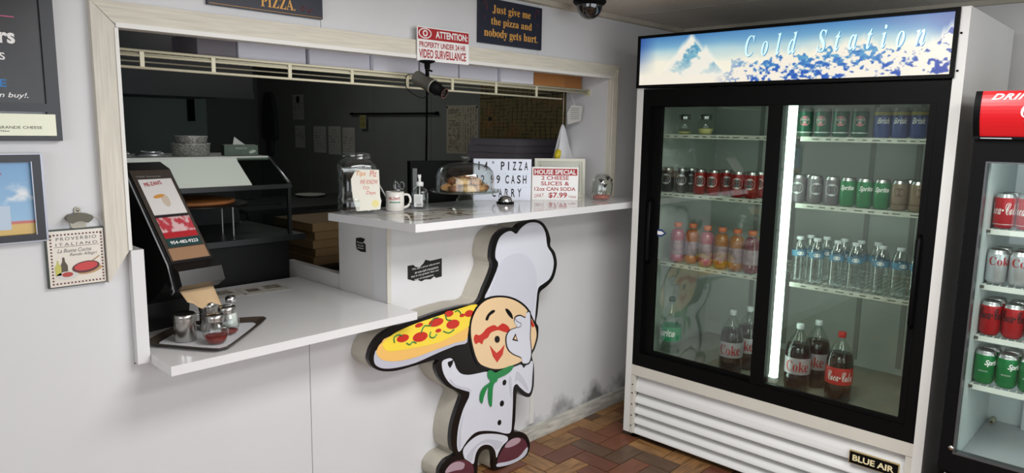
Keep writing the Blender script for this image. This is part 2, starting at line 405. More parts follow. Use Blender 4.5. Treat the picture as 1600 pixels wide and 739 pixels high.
# ------------------------------------------------------------------ kitchen beyond the opening
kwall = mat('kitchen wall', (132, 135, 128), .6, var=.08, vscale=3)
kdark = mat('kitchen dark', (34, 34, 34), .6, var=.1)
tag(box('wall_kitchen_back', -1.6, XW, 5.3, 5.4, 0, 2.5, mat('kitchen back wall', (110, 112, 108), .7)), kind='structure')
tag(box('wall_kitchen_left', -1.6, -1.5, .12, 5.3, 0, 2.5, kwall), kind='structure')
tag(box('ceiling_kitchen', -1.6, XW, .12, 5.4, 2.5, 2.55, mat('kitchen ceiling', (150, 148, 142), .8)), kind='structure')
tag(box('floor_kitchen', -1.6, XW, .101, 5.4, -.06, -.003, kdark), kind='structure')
tag(boxes('wall_kitchen_side', [(XW-.006, XW, .29, 2.3, 0, 2.49), (XW-.006, XW, 2.304, 3.1, 0, 2.49), (XW-.006, XW, 3.104, 4.2, 0, 2.49), (XW-.006, XW, 4.204, 5.29, 0, 2.49)], kwall), kind='structure')

# ------------------------------------------------------------------ counters
LZ = .863
lc = slab('lower_counter', [(.326, -.194), (1.252, -.184), (1.252, -.001), (1.2445, -.001), (1.2445, .715), (.329, .715), (.326, 0)], .833, LZ, lamin, bevel=.0015)
tag(lc, 'low white laminate counter jutting out under the left of the serving opening', 'counter')
UZ = 1.215
uc = slab('upper_counter', [(1.205, -.235), (2.80, -.252), (2.80, -.03), (2.677, -.03), (2.677, .315), (1.30, .315), (1.146, .268)], 1.184, UZ, lamin, bevel=.0015)
tag(uc, 'high white laminate counter carrying the tip jar, cake dome and signs', 'counter')
boxes('bracket', [(2.448, 2.456, -.07, -.001, 1.176, 1.183), (2.448, 2.456, -.009, -.001, 1.14, 1.176)], mat('rusty bracket', (150, 118, 92), .6, var=.4, vscale=40), uc)

# ------------------------------------------------------------------ chef sign (lit-box letter style cabinet on the wall)
CY = -.12
def cs(px, py):
    p = at(px, py, 1, CY); return (p.x, p.z)
def q(lst, ox, oy, s): return [cs(ox+a/s, oy+b/s) for a, b in lst]
CA = (720, 330, 2.7389); CB = (540, 330, 2.7389); CC = (640, 560, 4.127)
sil = q([(70, 392), (100, 330), (135, 240), (128, 200), (133, 150), (150, 105), (180, 78), (210, 70), (232, 74), (250, 55), (290, 39), (320, 36), (350, 48), (372, 80), (384, 120), (383, 148), (402, 175), (411, 215), (408, 250), (395, 290), (370, 320), (340, 345), (334, 380), (328, 440), (322, 475), (332, 495), (330, 540), (318, 580), (303, 605), (308, 640)], *CA)
sil += q([(801, 40), (803, 100), (800, 180), (785, 235), (765, 250), (735, 242), (705, 218), (692, 208), (686, 290), (681, 400), (674, 470), (710, 472), (750, 490), (772, 530), (775, 575), (760, 620), (710, 665), (640, 695), (556, 716), (540, 704), (538, 640), (530, 602), (505, 585), (475, 592), (450, 622), (440, 670), (436, 740), (420, 790), (330, 812), (240, 812), (195, 780), (190, 735), (200, 700), (235, 655), (290, 625), (298, 612), (275, 590), (265, 520), (275, 430), (300, 340), (325, 270), (330, 238), (290, 205), (240, 180), (195, 130), (172, 80), (170, 40), (182, 6)], *CC)
sil += q([(300, 660), (220, 682), (160, 685), (120, 670), (100, 640), (102, 610), (115, 575), (150, 530), (220, 490), (300, 465), (400, 430), (493, 405)], *CB)
sil = spline(sil, 3)
chef = tag(empty('chef_sign', (0, 0, 0)), 'large cut-out wall sign of a winking moustached chef holding up a pizza', 'sign')
cream = mat('sign return cream', (186, 180, 166), .5, var=.2, vscale=5, bump=.04)
blk = mat('sign black', (14, 12, 13), .3)
prism('sign_return', [(x, z) for x, z in sil], CY+.022, -.001, cream, chef)
prism('sign_border', sil, CY, CY+.0215, blk, chef)
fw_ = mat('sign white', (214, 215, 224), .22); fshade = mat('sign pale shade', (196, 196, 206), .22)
skin = mat('sign skin', (236, 204, 160), .22); sred = mat('sign red', (200, 52, 40), .22); syel = mat('sign yellow', (246, 216, 72), .22)
scr = mat('sign crust', (240, 190, 108), .22); sgrn = mat('sign green', (38, 132, 72), .22); smar = mat('sign maroon', (92, 48, 58), .22); spl = mat('sign plate', (190, 190, 202), .22)
def lay(name, pts, fr, m, lv, n=3): return prism(name, spline(q(pts, *fr), n) if n else q(pts, *fr), CY-.0009*lv, CY-.0009*(lv-1)-.00002 if lv > 1 else CY-.00002, m, chef)
def ell(name, cx, cy, rx, ry, fr, m, lv, tilt=0.):
    t = math.radians(tilt)
    pts = [(cx+rx*math.cos(a)*math.cos(t)-ry*math.sin(a)*math.sin(t), cy+rx*math.cos(a)*math.sin(t)+ry*math.sin(a)*math.cos(t)) for a in [2*math.pi*k/20 for k in range(20)]]
    return lay(name, pts, fr, m, lv, 0)
lay('hat', [(102, 372), (125, 320), (160, 232), (148, 200), (150, 160), (165, 115), (190, 92), (215, 85), (237, 97), (255, 75), (285, 52), (320, 48), (345, 62), (362, 95), (370, 150), (388, 180), (397, 215), (393, 255), (378, 290), (350, 312), (330, 332), (322, 400), (314, 478), (300, 450), (270, 405), (235, 378), (190, 364), (145, 362)], CA, fw_, 1)
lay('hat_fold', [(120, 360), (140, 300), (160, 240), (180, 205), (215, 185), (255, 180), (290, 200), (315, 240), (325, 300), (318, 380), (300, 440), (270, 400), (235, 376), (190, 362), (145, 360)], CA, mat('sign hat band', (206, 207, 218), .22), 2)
lay('pizza_plate', [(122, 645), (124, 610), (150, 590), (300, 590), (493, 500), (520, 560), (470, 575), (390, 608), (300, 648), (220, 669), (165, 673), (135, 663)], CB, spl, 1)
lay('pizza_crust', [(132, 612), (136, 585), (155, 560), (200, 530), (493, 430), (520, 540), (470, 562), (380, 594), (300, 624), (220, 641), (160, 637)], CB, scr, 2)
lay('pizza_top', [(160, 582), (158, 565), (180, 542), (220, 515), (300, 480), (400, 446), (493, 414), (555, 398), (575, 420), (540, 480), (480, 520), (400, 560), (300, 583), (220, 596), (180, 598)], CB, syel, 3)
for e in ((243, 543, 27, 16), (317, 537, 33, 20), (312, 487, 18, 9), (385, 475, 33, 17), (440, 438, 20, 13), (457, 483, 29, 19), (395, 510, 13, 8), (527, 437, 20, 14), (497, 445, 12, 7)):
    ell('pepperoni', *e, CB, sred, 4, -18)
def curl(pts):
    P3 = spline(pts, 4, closed=False); P3 = [cs(CB[0]+a/CB[2], CB[1]+b/CB[2]) for a, b in P3]
    tube('pepper_curl', [(x, CY-.0036, z) for x, z in P3], .0028, sgrn, chef, 6)
for c in ([(207, 562), (205, 540), (225, 528), (240, 533)], [(258, 563), (272, 570), (285, 558), (300, 564)], [(320, 520), (335, 490), (360, 488), (372, 460), (395, 455)], [(362, 515), (358, 535), (375, 540), (388, 525)], [(425, 440), (430, 462), (448, 466)], [(415, 512), (440, 520), (462, 505)], [(465, 430), (480, 424), (492, 440)]): curl(c)
lay('face_outline', [(38, 560), (33, 500), (43, 447), (70, 400), (108, 370), (160, 360), (212, 366), (256, 387), (288, 418), (306, 456), (325, 497), (329, 532), (321, 568), (305, 606), (262, 648), (216, 668), (160, 683), (107, 676), (63, 648)], CA, blk, 4)
lay('face', [(46, 560), (41, 500), (51, 450), (76, 406), (112, 378), (160, 368), (210, 374), (252, 395), (282, 424), (300, 460), (317, 499), (321, 531), (314, 564), (299, 599), (258, 640), (214, 660), (160, 674), (112, 667), (71, 641)], CA, skin, 5)
lay('moustache', [(52, 545), (60, 526), (75, 530), (90, 520), (110, 498), (140, 486), (154, 494), (176, 479), (200, 492), (206, 512), (188, 517), (160, 508), (142, 511), (124, 520), (112, 540), (95, 550), (88, 568), (74, 560), (60, 568)], CA, sred, 6)
ell('mouth', 152, 547, 11, 15, CA, blk, 7)
lay('smile', [(120, 572), (136, 592), (150, 606), (166, 592), (184, 569), (176, 612), (152, 646), (134, 620)], CA, sred, 6, 0)
lay('eyebrow', [(102, 462), (112, 440), (130, 423), (143, 423), (140, 432), (121, 446), (112, 466)], CA, blk, 6)
lay('eyebrow', [(187, 417), (200, 419), (215, 438), (220, 460), (208, 453), (194, 435)], CA, blk, 6)
lay('ear_stripe', [(284, 428), (300, 465), (312, 490), (302, 494), (296, 478), (288, 470)], CA, sred, 6)
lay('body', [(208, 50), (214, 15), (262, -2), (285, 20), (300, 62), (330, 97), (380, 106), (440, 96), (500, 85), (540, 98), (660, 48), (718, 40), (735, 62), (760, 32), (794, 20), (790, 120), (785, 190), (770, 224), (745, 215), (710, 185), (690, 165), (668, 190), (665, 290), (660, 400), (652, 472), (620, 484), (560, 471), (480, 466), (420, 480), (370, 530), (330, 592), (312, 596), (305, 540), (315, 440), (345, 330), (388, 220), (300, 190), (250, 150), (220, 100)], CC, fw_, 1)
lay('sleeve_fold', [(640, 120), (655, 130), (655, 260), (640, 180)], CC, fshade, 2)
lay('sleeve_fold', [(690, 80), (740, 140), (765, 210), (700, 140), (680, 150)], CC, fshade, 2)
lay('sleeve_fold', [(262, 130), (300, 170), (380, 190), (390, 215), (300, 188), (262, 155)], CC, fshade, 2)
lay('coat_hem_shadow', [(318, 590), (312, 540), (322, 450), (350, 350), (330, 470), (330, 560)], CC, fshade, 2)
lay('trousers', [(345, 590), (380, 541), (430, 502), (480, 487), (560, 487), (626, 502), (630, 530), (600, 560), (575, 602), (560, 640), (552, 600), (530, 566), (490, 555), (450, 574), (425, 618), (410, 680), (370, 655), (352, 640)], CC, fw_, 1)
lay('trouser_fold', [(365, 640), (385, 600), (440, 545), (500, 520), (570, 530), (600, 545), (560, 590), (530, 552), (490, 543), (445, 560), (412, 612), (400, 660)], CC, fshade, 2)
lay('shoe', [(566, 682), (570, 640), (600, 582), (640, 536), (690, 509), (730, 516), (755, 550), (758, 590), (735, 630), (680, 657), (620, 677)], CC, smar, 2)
lay('shoe_sole', [(564, 698), (566, 676), (630, 664), (700, 636), (752, 575), (760, 582), (748, 618), (710, 652), (640, 684)], CC, fshade, 3)
lay('shoe_shine', [(612, 572), (630, 540), (665, 516), (700, 511), (714, 524), (698, 546), (650, 570)], CC, mat('sign shine', (178, 150, 160), .22), 3)
lay('shoe', [(224, 780), (232, 735), (250, 694), (285, 664), (332, 653), (380, 661), (408, 692), (412, 740), (400, 775), (320, 790)], CC, smar, 2)
lay('shoe_shine', [(228, 738), (245, 700), (280, 672), (320, 664), (352, 678), (340, 712), (290, 722)], CC, MATS['sign shine'], 3)
lay('scarf', [(498, 82), (520, 74), (545, 90), (570, 80), (630, 50), (664, 45), (650, 76), (610, 106), (566, 126), (558, 146), (540, 160), (530, 205), (524, 308), (506, 288), (500, 225), (504, 178), (486, 210), (472, 250), (462, 290), (446, 262), (454, 210), (480, 175), (518, 146), (500, 122)], CC, sgrn, 7, 2)
for e in ((610, 155, 12, 19), (594, 290, 13, 20), (578, 413, 12, 18)): ell('button', *e, CC, blk, 2, 12)
lay('cuff_mark', [(244, 24), (282, 8), (276, 34), (260, 62), (248, 46)], CC, blk, 2, 0)
hand = [(192, 562), (194, 530), (210, 507), (237, 496), (226, 476), (229, 455), (250, 447), (271, 456), (276, 436), (290, 433), (293, 480), (291, 540), (296, 602), (287, 645), (260, 648), (254, 624), (225, 611), (202, 592)]
hc = (245, 545)
lay('hand_outline', [(hc[0]+(a-hc[0])*1.09, hc[1]+(b-hc[1])*1.055) for a, b in hand], CA, blk, 7, 3)
lay('hand', hand, CA, fw_, 8, 3)
lay('finger_gap', [(215, 550), (229, 521), (240, 556)], CA, blk, 9, 0)
lay('finger_gap_inside', [(222, 545), (229, 532), (234, 549)], CA, skin, 10, 0)
tube('finger_line', [(x, CY-.0075, z) for x, z in q(spline([(226, 455), (236, 470), (252, 478), (250, 492), (237, 497)], 4, False), *CA)], .0014, blk, chef, 5)

# ------------------------------------------------------------------ big sliding-door fridge
XF, YL0, FW_ = 2.5155, -.30, 1.37
fr = tag(empty('display_fridge', (XF, YL0, 0), -math.pi/2), 'tall white two-door sliding display fridge with lit mountain header', 'fridge')
# local frame: x = along the front to the right, y = depth, z = up
ZT = 2.02; ZH = 1.775; FD = .78
box('side_panel', 0, .035, 0, FD, .03, ZT, whiteen, fr, bevel=.002); box('side_panel', 1.335, 1.37, 0, FD, .03, ZT, whiteen, fr, bevel=.002)
box('back_panel', .035, 1.335, FD-.03, FD, .03, ZT, whiteen, fr)
box('top_panel', .035, 1.335, .035, FD-.03, ZT-.03, ZT, whiteen, fr)
inm = mat('fridge liner', (196, 202, 196), .35, var=.05, vscale=3)
box('liner_wall', .036, .044, .06, FD-.06, .40, 1.75, inm, fr); box('liner_wall', 1.308, 1.334, .06, FD-.06, .40, 1.75, inm, fr)
box('liner_back', .036, 1.334, FD-.059, FD-.032, .40, 1.75, inm, fr); box('liner_top', .063, 1.307, .06, FD-.06, 1.74, 1.77, inm, fr)
box('liner_floor', .063, 1.307, .06, FD-.06, .39, .4278, mat('fridge floor', (150, 150, 138), .4, var=.2, vscale=5), fr)
for px_ in (.30, .50, .86, 1.06):
    bm = bmesh.new(); bx(bm, px_, px_+.022, FD-.064, FD-.0592, .46, 1.74)
    fin('shelf_pilaster', bm, mat('pilaster grey', (150, 154, 150), .4), fr)
box('door_surround', .035, 1.335, .004, .058, 1.69, 1.769, blackal, fr); box('door_surround', .035, 1.335, .004, .058, .395, .46, blackal, fr)
box('door_surround', .035, .075, .004, .058, .46, 1.69, blackal, fr); box('door_surround', 1.295, 1.335, .004, .058, .46, 1.69, blackal, fr)
box('front_rail', .035, 1.335, 0, .03, .342, .394, creamen, fr, bevel=.002)
def door(x0, x1, gx0, gx1, yy, hx, hz0, hz1):
    d = boxes('sliding_door', [(x0, gx0, yy, yy+.02, .462, 1.70), (gx1, x1, yy, yy+.02, .462, 1.70), (gx0, gx1, yy, yy+.02, .462, .478), (gx0, gx1, yy, yy+.02, 1.686, 1.70)], blackal, fr)
    box('glass_pane', gx0, gx1, yy+.008, yy+.013, .478, 1.686, doorglass, d)
    tube('handle', [(hx, yy-.001, hz0), (hx, yy-.022, hz0+.012), (hx, yy-.024, (hz0+hz1)/2), (hx, yy-.022, hz1-.012), (hx, yy-.001, hz1)], .009, blackal, d, 8)
    return d
dl = door(.076, .725, .128, .662, .03, .092, .93, 1.24)
dr = door(.662, 1.294, .725, 1.27, .006, 1.283, .85, 1.20)
# arrow sticker on the left pane
ap = at(1032, 364, 0, XF+.035); al = (YL0-ap.y, .0375, ap.z)
prism('arrow_sticker', [(-.03, -.018), (.006, -.018), (.03, 0), (.006, .018), (-.03, .018)], -.0008, 0, mat('sticker blue', (30, 52, 110), .4), dl, al)
prism('arrow_sticker_face', [(-.026, -.009), (.004, -.009), (.02, 0), (.004, .009), (-.026, .009)], -.0012, -.0009, inkwhite, dl, al)
# header light box
hd = boxes('header_frame', [(0, 1.34, -.012, .034, ZT-.014, ZT-.001), (0, 1.34, -.012, .034, ZH, ZH+.014), (0, .012, -.012, .034, ZH+.014, ZT-.014), (1.325, 1.34, -.012, .034, ZH+.014, ZT-.014), (0, 1.34, .02, .034, ZH+.014, ZT-.014)], blackal, fr)
def art(U, V):
    sky = mixc(colr(U, (250, 246, 226)), colr(U, (150, 200, 220)), np.clip((V-.42)*2.6+.5*(vnoise(U*6, V*2, 3)-.5), 0, 1))
    sky = mixc(sky, colr(U, (62, 122, 186)), np.clip((V-.68)*2.6+.3*(vnoise(U*5, V*2, 9)-.5), 0, 1))
    edge = np.clip((np.abs(U-.5)-.43)*14, 0, 1)*np.clip(V*1.5-.25, 0, 1); sky = mixc(sky, colr(U, (50, 84, 160)), edge*.8)
    sky = mixc(sky, colr(U, (62, 82, 150)), np.clip((U-.72)*3, 0, 1)*np.clip((V-.62)*3.2, 0, 1)*.7)
    A5 = 5.4
    n = vnoise(U*40+V*6, V*9-U*6, 11); n2 = vnoise(U*95, V*20, 21); n3 = vnoise(U*22-V*3, V*4+U*8, 71); j1 = vnoise(U*60, U*0+.3, 33)-.5
    # big peak on the left
    pk = np.where(U < .205, .97-(.205-U)*7.0, .97-(U-.205)*7.2)+.12*j1
    pk = np.maximum(pk, .66-np.abs(U-.262)*6.2+.1*j1); m1 = pk > V
    face = np.clip((np.sin((U*A5*9-V*7.0)+3.4*n)*.5+.5-.42)*3, 0, 1)*np.clip((n3-.22)*5, 0, 1)
    c1 = mixc(colr(U, (246, 243, 230)), mixc(colr(U, (132, 188, 206)), colr(U, (84, 152, 190)), np.clip((n2-.4)*4, 0, 1)), face*np.clip(V*2.4-.3, 0, 1))
    halo = np.clip(1-(V-pk)*8, 0, 1)*(~m1); sky = mixc(sky, colr(U, (255, 250, 234)), halo*.8)
    C = np.where(m1[..., None], c1, sky)
    # snow fields and the far ranges
    rd = .47+.36*(vnoise(U*18, U*0, 44)-.5)+.22*(vnoise(U*50, U*0, 55)-.5)
    rd = np.where(U < .36, .16+.3*(vnoise(U*26, U*0, 66)-.5), rd); rd = np.where(U > .93, .42+(U-.93)*5.2+.25*(vnoise(U*60, U*0, 67)-.5), rd); m2 = rd > V
    rk = np.clip((n*.55+n2*.55-.545-np.abs(V-.28)*.12+.35*(n3-.5))*14, 0, 1)*np.clip((U-.30)*7, .0, 1)
    deep = mixc(colr(U, (96, 164, 206)), colr(U, (44, 92, 184)), np.clip(.9-V*2.0+(n2-.5)*2, 0, 1)); deep = mixc(deep, colr(U, (40, 60, 160)), np.clip((U-.8)*4, 0, .8))
    c2 = mixc(colr(U, (250, 242, 226)), deep, rk)
    h2 = np.clip(1-(V-rd)*7, 0, 1)*(~m2)*np.clip((U-.3)*6, 0, 1); C = mixc(C, colr(U, (255, 248, 228)), h2*.75)
    return np.where(m2[..., None], c2, C)
inkpanel('header_print', .012, 1.325, ZH+.014, ZT-.014, 560, 100, art, printmat('backlit header print', .3, .86, .12), hd, -.004)
lm = mat('header letter', (196, 232, 238), .3, emis=.55); ls = mat('header letter shadow', (52, 128, 172), .3, emis=.4)
hl = at(1165, 72, 0, XF); hr = at(1447, 50, 0, XF); tx = YL0-(hl.y+hr.y)/2; tw_ = hl.y-hr.y; tz = (ZH+ZT)/2+.04
text(serif_it('Cold Station'), tx+.0028, tz-.0028, tw_, .088, ls, hd, -.0046, name='header_shadow', sp=2.0)
text(serif_it('Cold Station'), tx, tz, tw_, .088, lm, hd, -.0054, sp=2.0)
for sx_, sz_ in ((1.348, 1.93), (1.348, 1.80)): lathe('screw', [(0, .0), (.004, .0), (.004, .004), (0, .005)], blackal, fr, 8, loc=(sx_, -.001, sz_), rot=(math.pi/2, 0, 0))
# louvred base
box('base_post', .035, .056, .0, .03, .03, .340, creamen, fr); box('base_post', 1.312, 1.335, .0, .03, .03, .340, creamen, fr)
for zz in (.29, .245, .185, .125, .07): lathe('screw', [(0, 0), (.0035, 0), (.0035, .002), (0, .003)], blackal, fr, 8, loc=(.046, -.0005, zz), rot=(math.pi/2, 0, 0))
box('base_back', .056, 1.312, .05, .06, .03, .34, blackal, fr)
zb = [.340, .243, .184, .127, .072, .018]
lou = mat('louvre white', (216, 216, 214), .4)
for a, b in zip(zb, zb[1:]):
    h_ = a-b
    prof = [(.046, a-.001), (.034, a-.008)] + [(.030-.022*math.sin(t*math.pi/2), a-.010-(h_-.022)*t) for t in (.15, .35, .6, .85, 1)] + [(.012, b+.0085), (.034, b+.011), (.048, a-.006)]
    bm = bmesh.new(); A = [bm.verts.new((.058, y, z)) for y, z in prof]; B = [bm.verts.new((1.31, y, z)) for y, z in prof]
    for i in range(len(prof)): bm.faces.new((A[i], A[(i+1) % len(prof)], B[(i+1) % len(prof)], B[i]))
    bm.faces.new(A); bm.faces.new(B[::-1])
    fin('louvre_slat', bm, lou, fr)
bd = boxes('maker_badge', [(1.108, 1.294, -.002, .008, .243, .297)], mat('badge gold', (196, 176, 120), .3, metal=.6), fr)
box('badge_plate', 1.111, 1.291, -.0035, -.0021, .246, .294, blackm, bd)
text('BLUE AIR', 1.2, .270, .155, .026, mat('badge lettering', (226, 214, 170), .4), bd, -.0037, bold=.03)
for xx in (.02, 1.31):
    for yy in (.03, .70): lathe('caster', [(0, 0), (.022, 0), (.022, .029), (0, .029)], blackm, fr, 12, loc=(xx+.02, yy+.02, 0))
# fluorescent tube just right of the middle stile
tb = box('lamp_channel', .672, .70, .075, .10, .46, 1.735, whiteen, fr)
lathe('lamp_tube', [(0, .49), (.019, .49), (.019, 1.70), (0, 1.70)], mat('fluorescent tube', (222, 246, 234), .4, emis=5.5), tb, 12, loc=(.735, .085, 0))
boxes('lamp_socket', [(.70, .75, .07, .10, .465, .489), (.70, .75, .07, .10, 1.701, 1.725)], whiteen, tb)
# shelves
wire = mat('white coated wire', (226, 228, 220), .4)
def shelf(x0, x1, z):
    s = boxes('shelf', [(x0, x1, .135, .14, z-.016, z-.001), (x0, x1, .145, .15, z-.012, z-.003), (x0, x1, FD-.09, FD-.084, z-.012, z-.003)], wire, fr)
    bm = bmesh.new(); n = int((x1-x0)/.024)
    for i in range(n+1):
        xx = x0+.002+(x1-x0-.004)*i/n; bx(bm, xx-.0015, xx+.0015, .141, FD-.085, z-.0045, z-.0015)
    for yy in (.25, .42, .58): bx(bm, x0, x1, yy, yy+.004, z-.009, z-.0046)
    fin('shelf_wires', bm, wire, s)
    box('price_strip', x0, x1, .1315, .1345, z-.018, z+.002, mat('price strip', (208, 210, 198), .4, var=.2, vscale=30, stretch=(1, 1, 1)), s)
    bm = bmesh.new(); xx = x0+.05
    while xx < x1-.04:
        ln = random.uniform(.012, .035); bx(bm, xx, xx+ln, .1308, .1314, z-.0105, z-.0065); xx += ln+random.uniform(.006, .04)
    fin('price_marks', bm, mat('price mark', (70, 74, 66), .6), s)
SZ = (1.557, 1.270, .920)
for z in SZ:
    shelf(.046, .668, z); shelf(.756, 1.306, z)
FZ = .428

# ------------------------------------------------------------------ cans and bottles
def can_maker(body_rgb, deco, name='soda_can', rough=.3, metal=.25):
    def mk():
        r = empty(name); bm_ = mat('can paint %d %d %d' % body_rgb, body_rgb, rough, metal=metal)
        lathe('can_body', [(.0, .003), (.024, .0), (.027, .004), (.033, .012), (.033, .106), (.0325, .108)], bm_, r, 28)
        lathe('can_lid', [(.0324, .108), (.028, .1185), (.0275, .121), (.026, .122), (.025, .1195), (0, .119)], alu, r, 28)
        deco(r)
        return r
    return mk
def wtext(r, body, wd, ht, z, m, R=.0331, rz=0., **k):
    me = textmesh(body, wd, ht, wrap=R, ext=.0005, **k)
    return link('lettering', me, m, r, (0, 0, z), (0, 0, rz))
def wdisc(r, R, rad, z, m, ext=.0003, name='emblem', sx=1.):
    bm = bmesh.new(); c = bm.verts.new((0, -(R+ext), z)); ring = []
    for i in range(18):
        a = 2*math.pi*i/18; x_ = rad*sx*math.cos(a); ring.append(bm.verts.new((math.sin(x_/R)*(R+ext), -math.cos(x_/R)*(R+ext), z+rad*math.sin(a))))
    for i in range(18): bm.faces.new((c, ring[i], ring[(i+1) % 18]))
    return fin(name, bm, m, r)
wband = lambda r, name, R, z0, z1, m, n=28: lathe(name, [(R, z0), (R, z1)], m, r, n)
silver_ink = mat('silver ink', (206, 206, 204), .35, metal=.3)
def d_pepper(rgb2):
    def f(r):
        wdisc(r, .033, .026, .066, silver_ink); wdisc(r, .033, .017, .066, mat('emblem core %d %d %d' % rgb2, rgb2, .35), .0006, 'emblem_core')
        for i in range(5): wtext(r, '-', .03-.004*abs(i-2), .0022, .055+.0055*i, silver_ink)
    return f
CAN = {
 'dark': Proto(can_maker((52, 46, 50), d_pepper((70, 62, 66)))),
 'red': Proto(can_maker((150, 36, 34), d_pepper((84, 92, 92)))),
 'grey': Proto(can_maker((112, 106, 110), d_pepper((88, 82, 86)))),
 'ginger': Proto(can_maker((26, 92, 66), lambda r: (wdisc(r, .033, .021, .068, mat('shield pink', (206, 120, 126), .35)), wtext(r, 'CANADA\nDRY', .034, .02, .068, inkwhite, R=.0337, lsp=.9), wband(r, 'band', .0332, .018, .022, silver_ink)))),
 'tea': Proto(can_maker((64, 84, 138), lambda r: (wband(r, 'yellow_band', .0332, .092, .1055, mat('tea yellow', (176, 164, 74), .35)), wtext(r, 'Brisk', .05, .024, .07, inkwhite, shear=.3, bold=.02)))),
 'lime': Proto(can_maker((34, 128, 74), lambda r: (wtext(r, 'Sprite', .056, .026, .078, inkwhite, shear=.35, bold=.035)))),
 'tan': Proto(can_maker((148, 128, 106), lambda r: (wdisc(r, .033, .018, .075, mat('tan ink', (104, 80, 62), .4), sx=1.2), wband(r, 'band', .0332, .025, .03, MATS['tan ink'])))),
 'cola': Proto(can_maker((188, 28, 36), lambda r: (wtext(r, script('Coca-Cola'), .10, .042, .07, inkwhite, rz=-.45), wband(r, 'band', .0332, .014, .016, silver_ink)))),
 'diet': Proto(can_maker((196, 197, 200), lambda r: wtext(r, serif('Coke'), .078, .03, .083, inkred, rz=.1), metal=.55)),
 'zero': Proto(can_maker((176, 24, 32), lambda r: (wtext(r, script('Coca-Cola'), .088, .042, .08, ink, rz=-.1, bold=.012),))),
 'limeb': Proto(can_maker((18, 122, 62), lambda r: (wtext(r, 'Sprite', .055, .026, .08, inkwhite, shear=.35, bold=.035, rz=.45), wtext(r, 'RECYCLE ME', .028, .0045, .05, inkwhite, rz=-.45)))),
}
# what each can looks like
CLAB = {'dark': 'dark can with a pale round emblem', 'red': 'red can with a silver floral emblem', 'grey': 'grey can with a pale emblem',
        'ginger': 'green can with a pink shield', 'tea': 'blue and yellow tea can', 'lime': 'bright green soda can', 'tan': 'tan can'}
FCAM = -math.pi/2+.33       # turn so the print faces the shop
LASTY = {}
def row(kind, items, z, where, grp):
    for i, (px_, dx) in enumerate(items):
        x_ = 2.703+dx; y_ = ypx(px_, x_, z)
        kk = (where, dx > .05); y_ = min(y_, LASTY.get(kk, 9)-.0666); LASTY[kk] = y_
        lab = '%s, %s from left, %s' % (CLAB[kind], ORD[i], where) if len(items) > 1 else '%s, %s' % (CLAB[kind], where)
        CAN[kind].put((x_, y_, z+.0006), FCAM+random.uniform(-.25, .25), lab, 'can', grp)
row('dark', [(1042.5, 0), (1064, .0), (1079, .075)], SZ[1], 'middle shelf, left fridge door', 'cans in the left half of the fridge')
row('red', [(1093, .0), (1114, .0), (1133, .075), (1152, 0), (1173, 0), (1186, .075)], SZ[1], 'middle shelf, left fridge door', 'cans in the left half of the fridge')
row('ginger', [(1257, 0), (1284, .004), (1312, 0), (1342, 0)], SZ[0], 'top shelf, right fridge door', 'cans in the right half of the fridge')
row('tea', [(1377, 0), (1404, 0), (1431, 0)], SZ[0], 'top shelf, right fridge door', 'cans in the right half of the fridge')
row('grey', [(1246, 0), (1263, .075), (1271.5, .01), (1297.5, 0)], SZ[1], 'second shelf, right fridge door', 'cans in the right half of the fridge')
row('lime', [(1322, 0), (1348, 0), (1374, 0)], SZ[1], 'second shelf, right fridge door', 'cans in the right half of the fridge')
row('tan', [(1400, 0), (1420, .075), (1430, 0)], SZ[1], 'second shelf, right fridge door', 'cans in the right half of the fridge')
# cheese shakers on the top left shelf
def shaker_jar(name, glassm, fillm, fill_h, S=1.):
    def mk():
        r = empty(name)
        flute = lambda a, z: 1+.03*math.cos(16*a)*(1 if .008*S < z < .07*S else 0)
        lathe('jar_glass', [(0, .002*S), (.026*S, 0), (.032*S, .008*S), (.038*S, .03*S), (.038*S, .045*S), (.034*S, .062*S), (.027*S, .074*S), (.0265*S, .08*S)], glassm, r, 32, flute)
        if fillm is not None:
            pf = [(0, .004*S), (.024*S, .003*S), (.030*S, .009*S)]+([(.035*S, min(fill_h, .03*S))] if fill_h > .02*S else [])+[(.034*S, fill_h), (0, fill_h+.002*S)]
            lathe('jar_contents', pf, fillm, r, 24)
        lathe('jar_lid', [(.0285*S, .074*S), (.0295*S, .078*S), (.0285*S, .081*S), (.0295*S, .084*S), (.0285*S, .088*S), (.029*S, .092*S), (.025*S, .097*S), (0, .099*S)], steel, r, 28)
        return r
    return mk
cheese = mat('grated cheese', (214, 204, 138), .8, bump=.3)
g_j = Proto(shaker_jar('cheese_shaker', clear, cheese, .03)); g_j2 = Proto(shaker_jar('cheese_shaker', clear, cheese, .014))
g_j2.put((2.72, ypx(1069, 2.72, SZ[0]), SZ[0]+.0006), 0, 'glass cheese shaker nearly empty, left one on the top left fridge shelf', 'shaker', 'cheese shakers in the fridge')
g_j.put((2.71, ypx(1102, 2.71, SZ[0]), SZ[0]+.0006), .3, 'glass cheese shaker half full, right one on the top left fridge shelf', 'shaker', 'cheese shakers in the fridge')
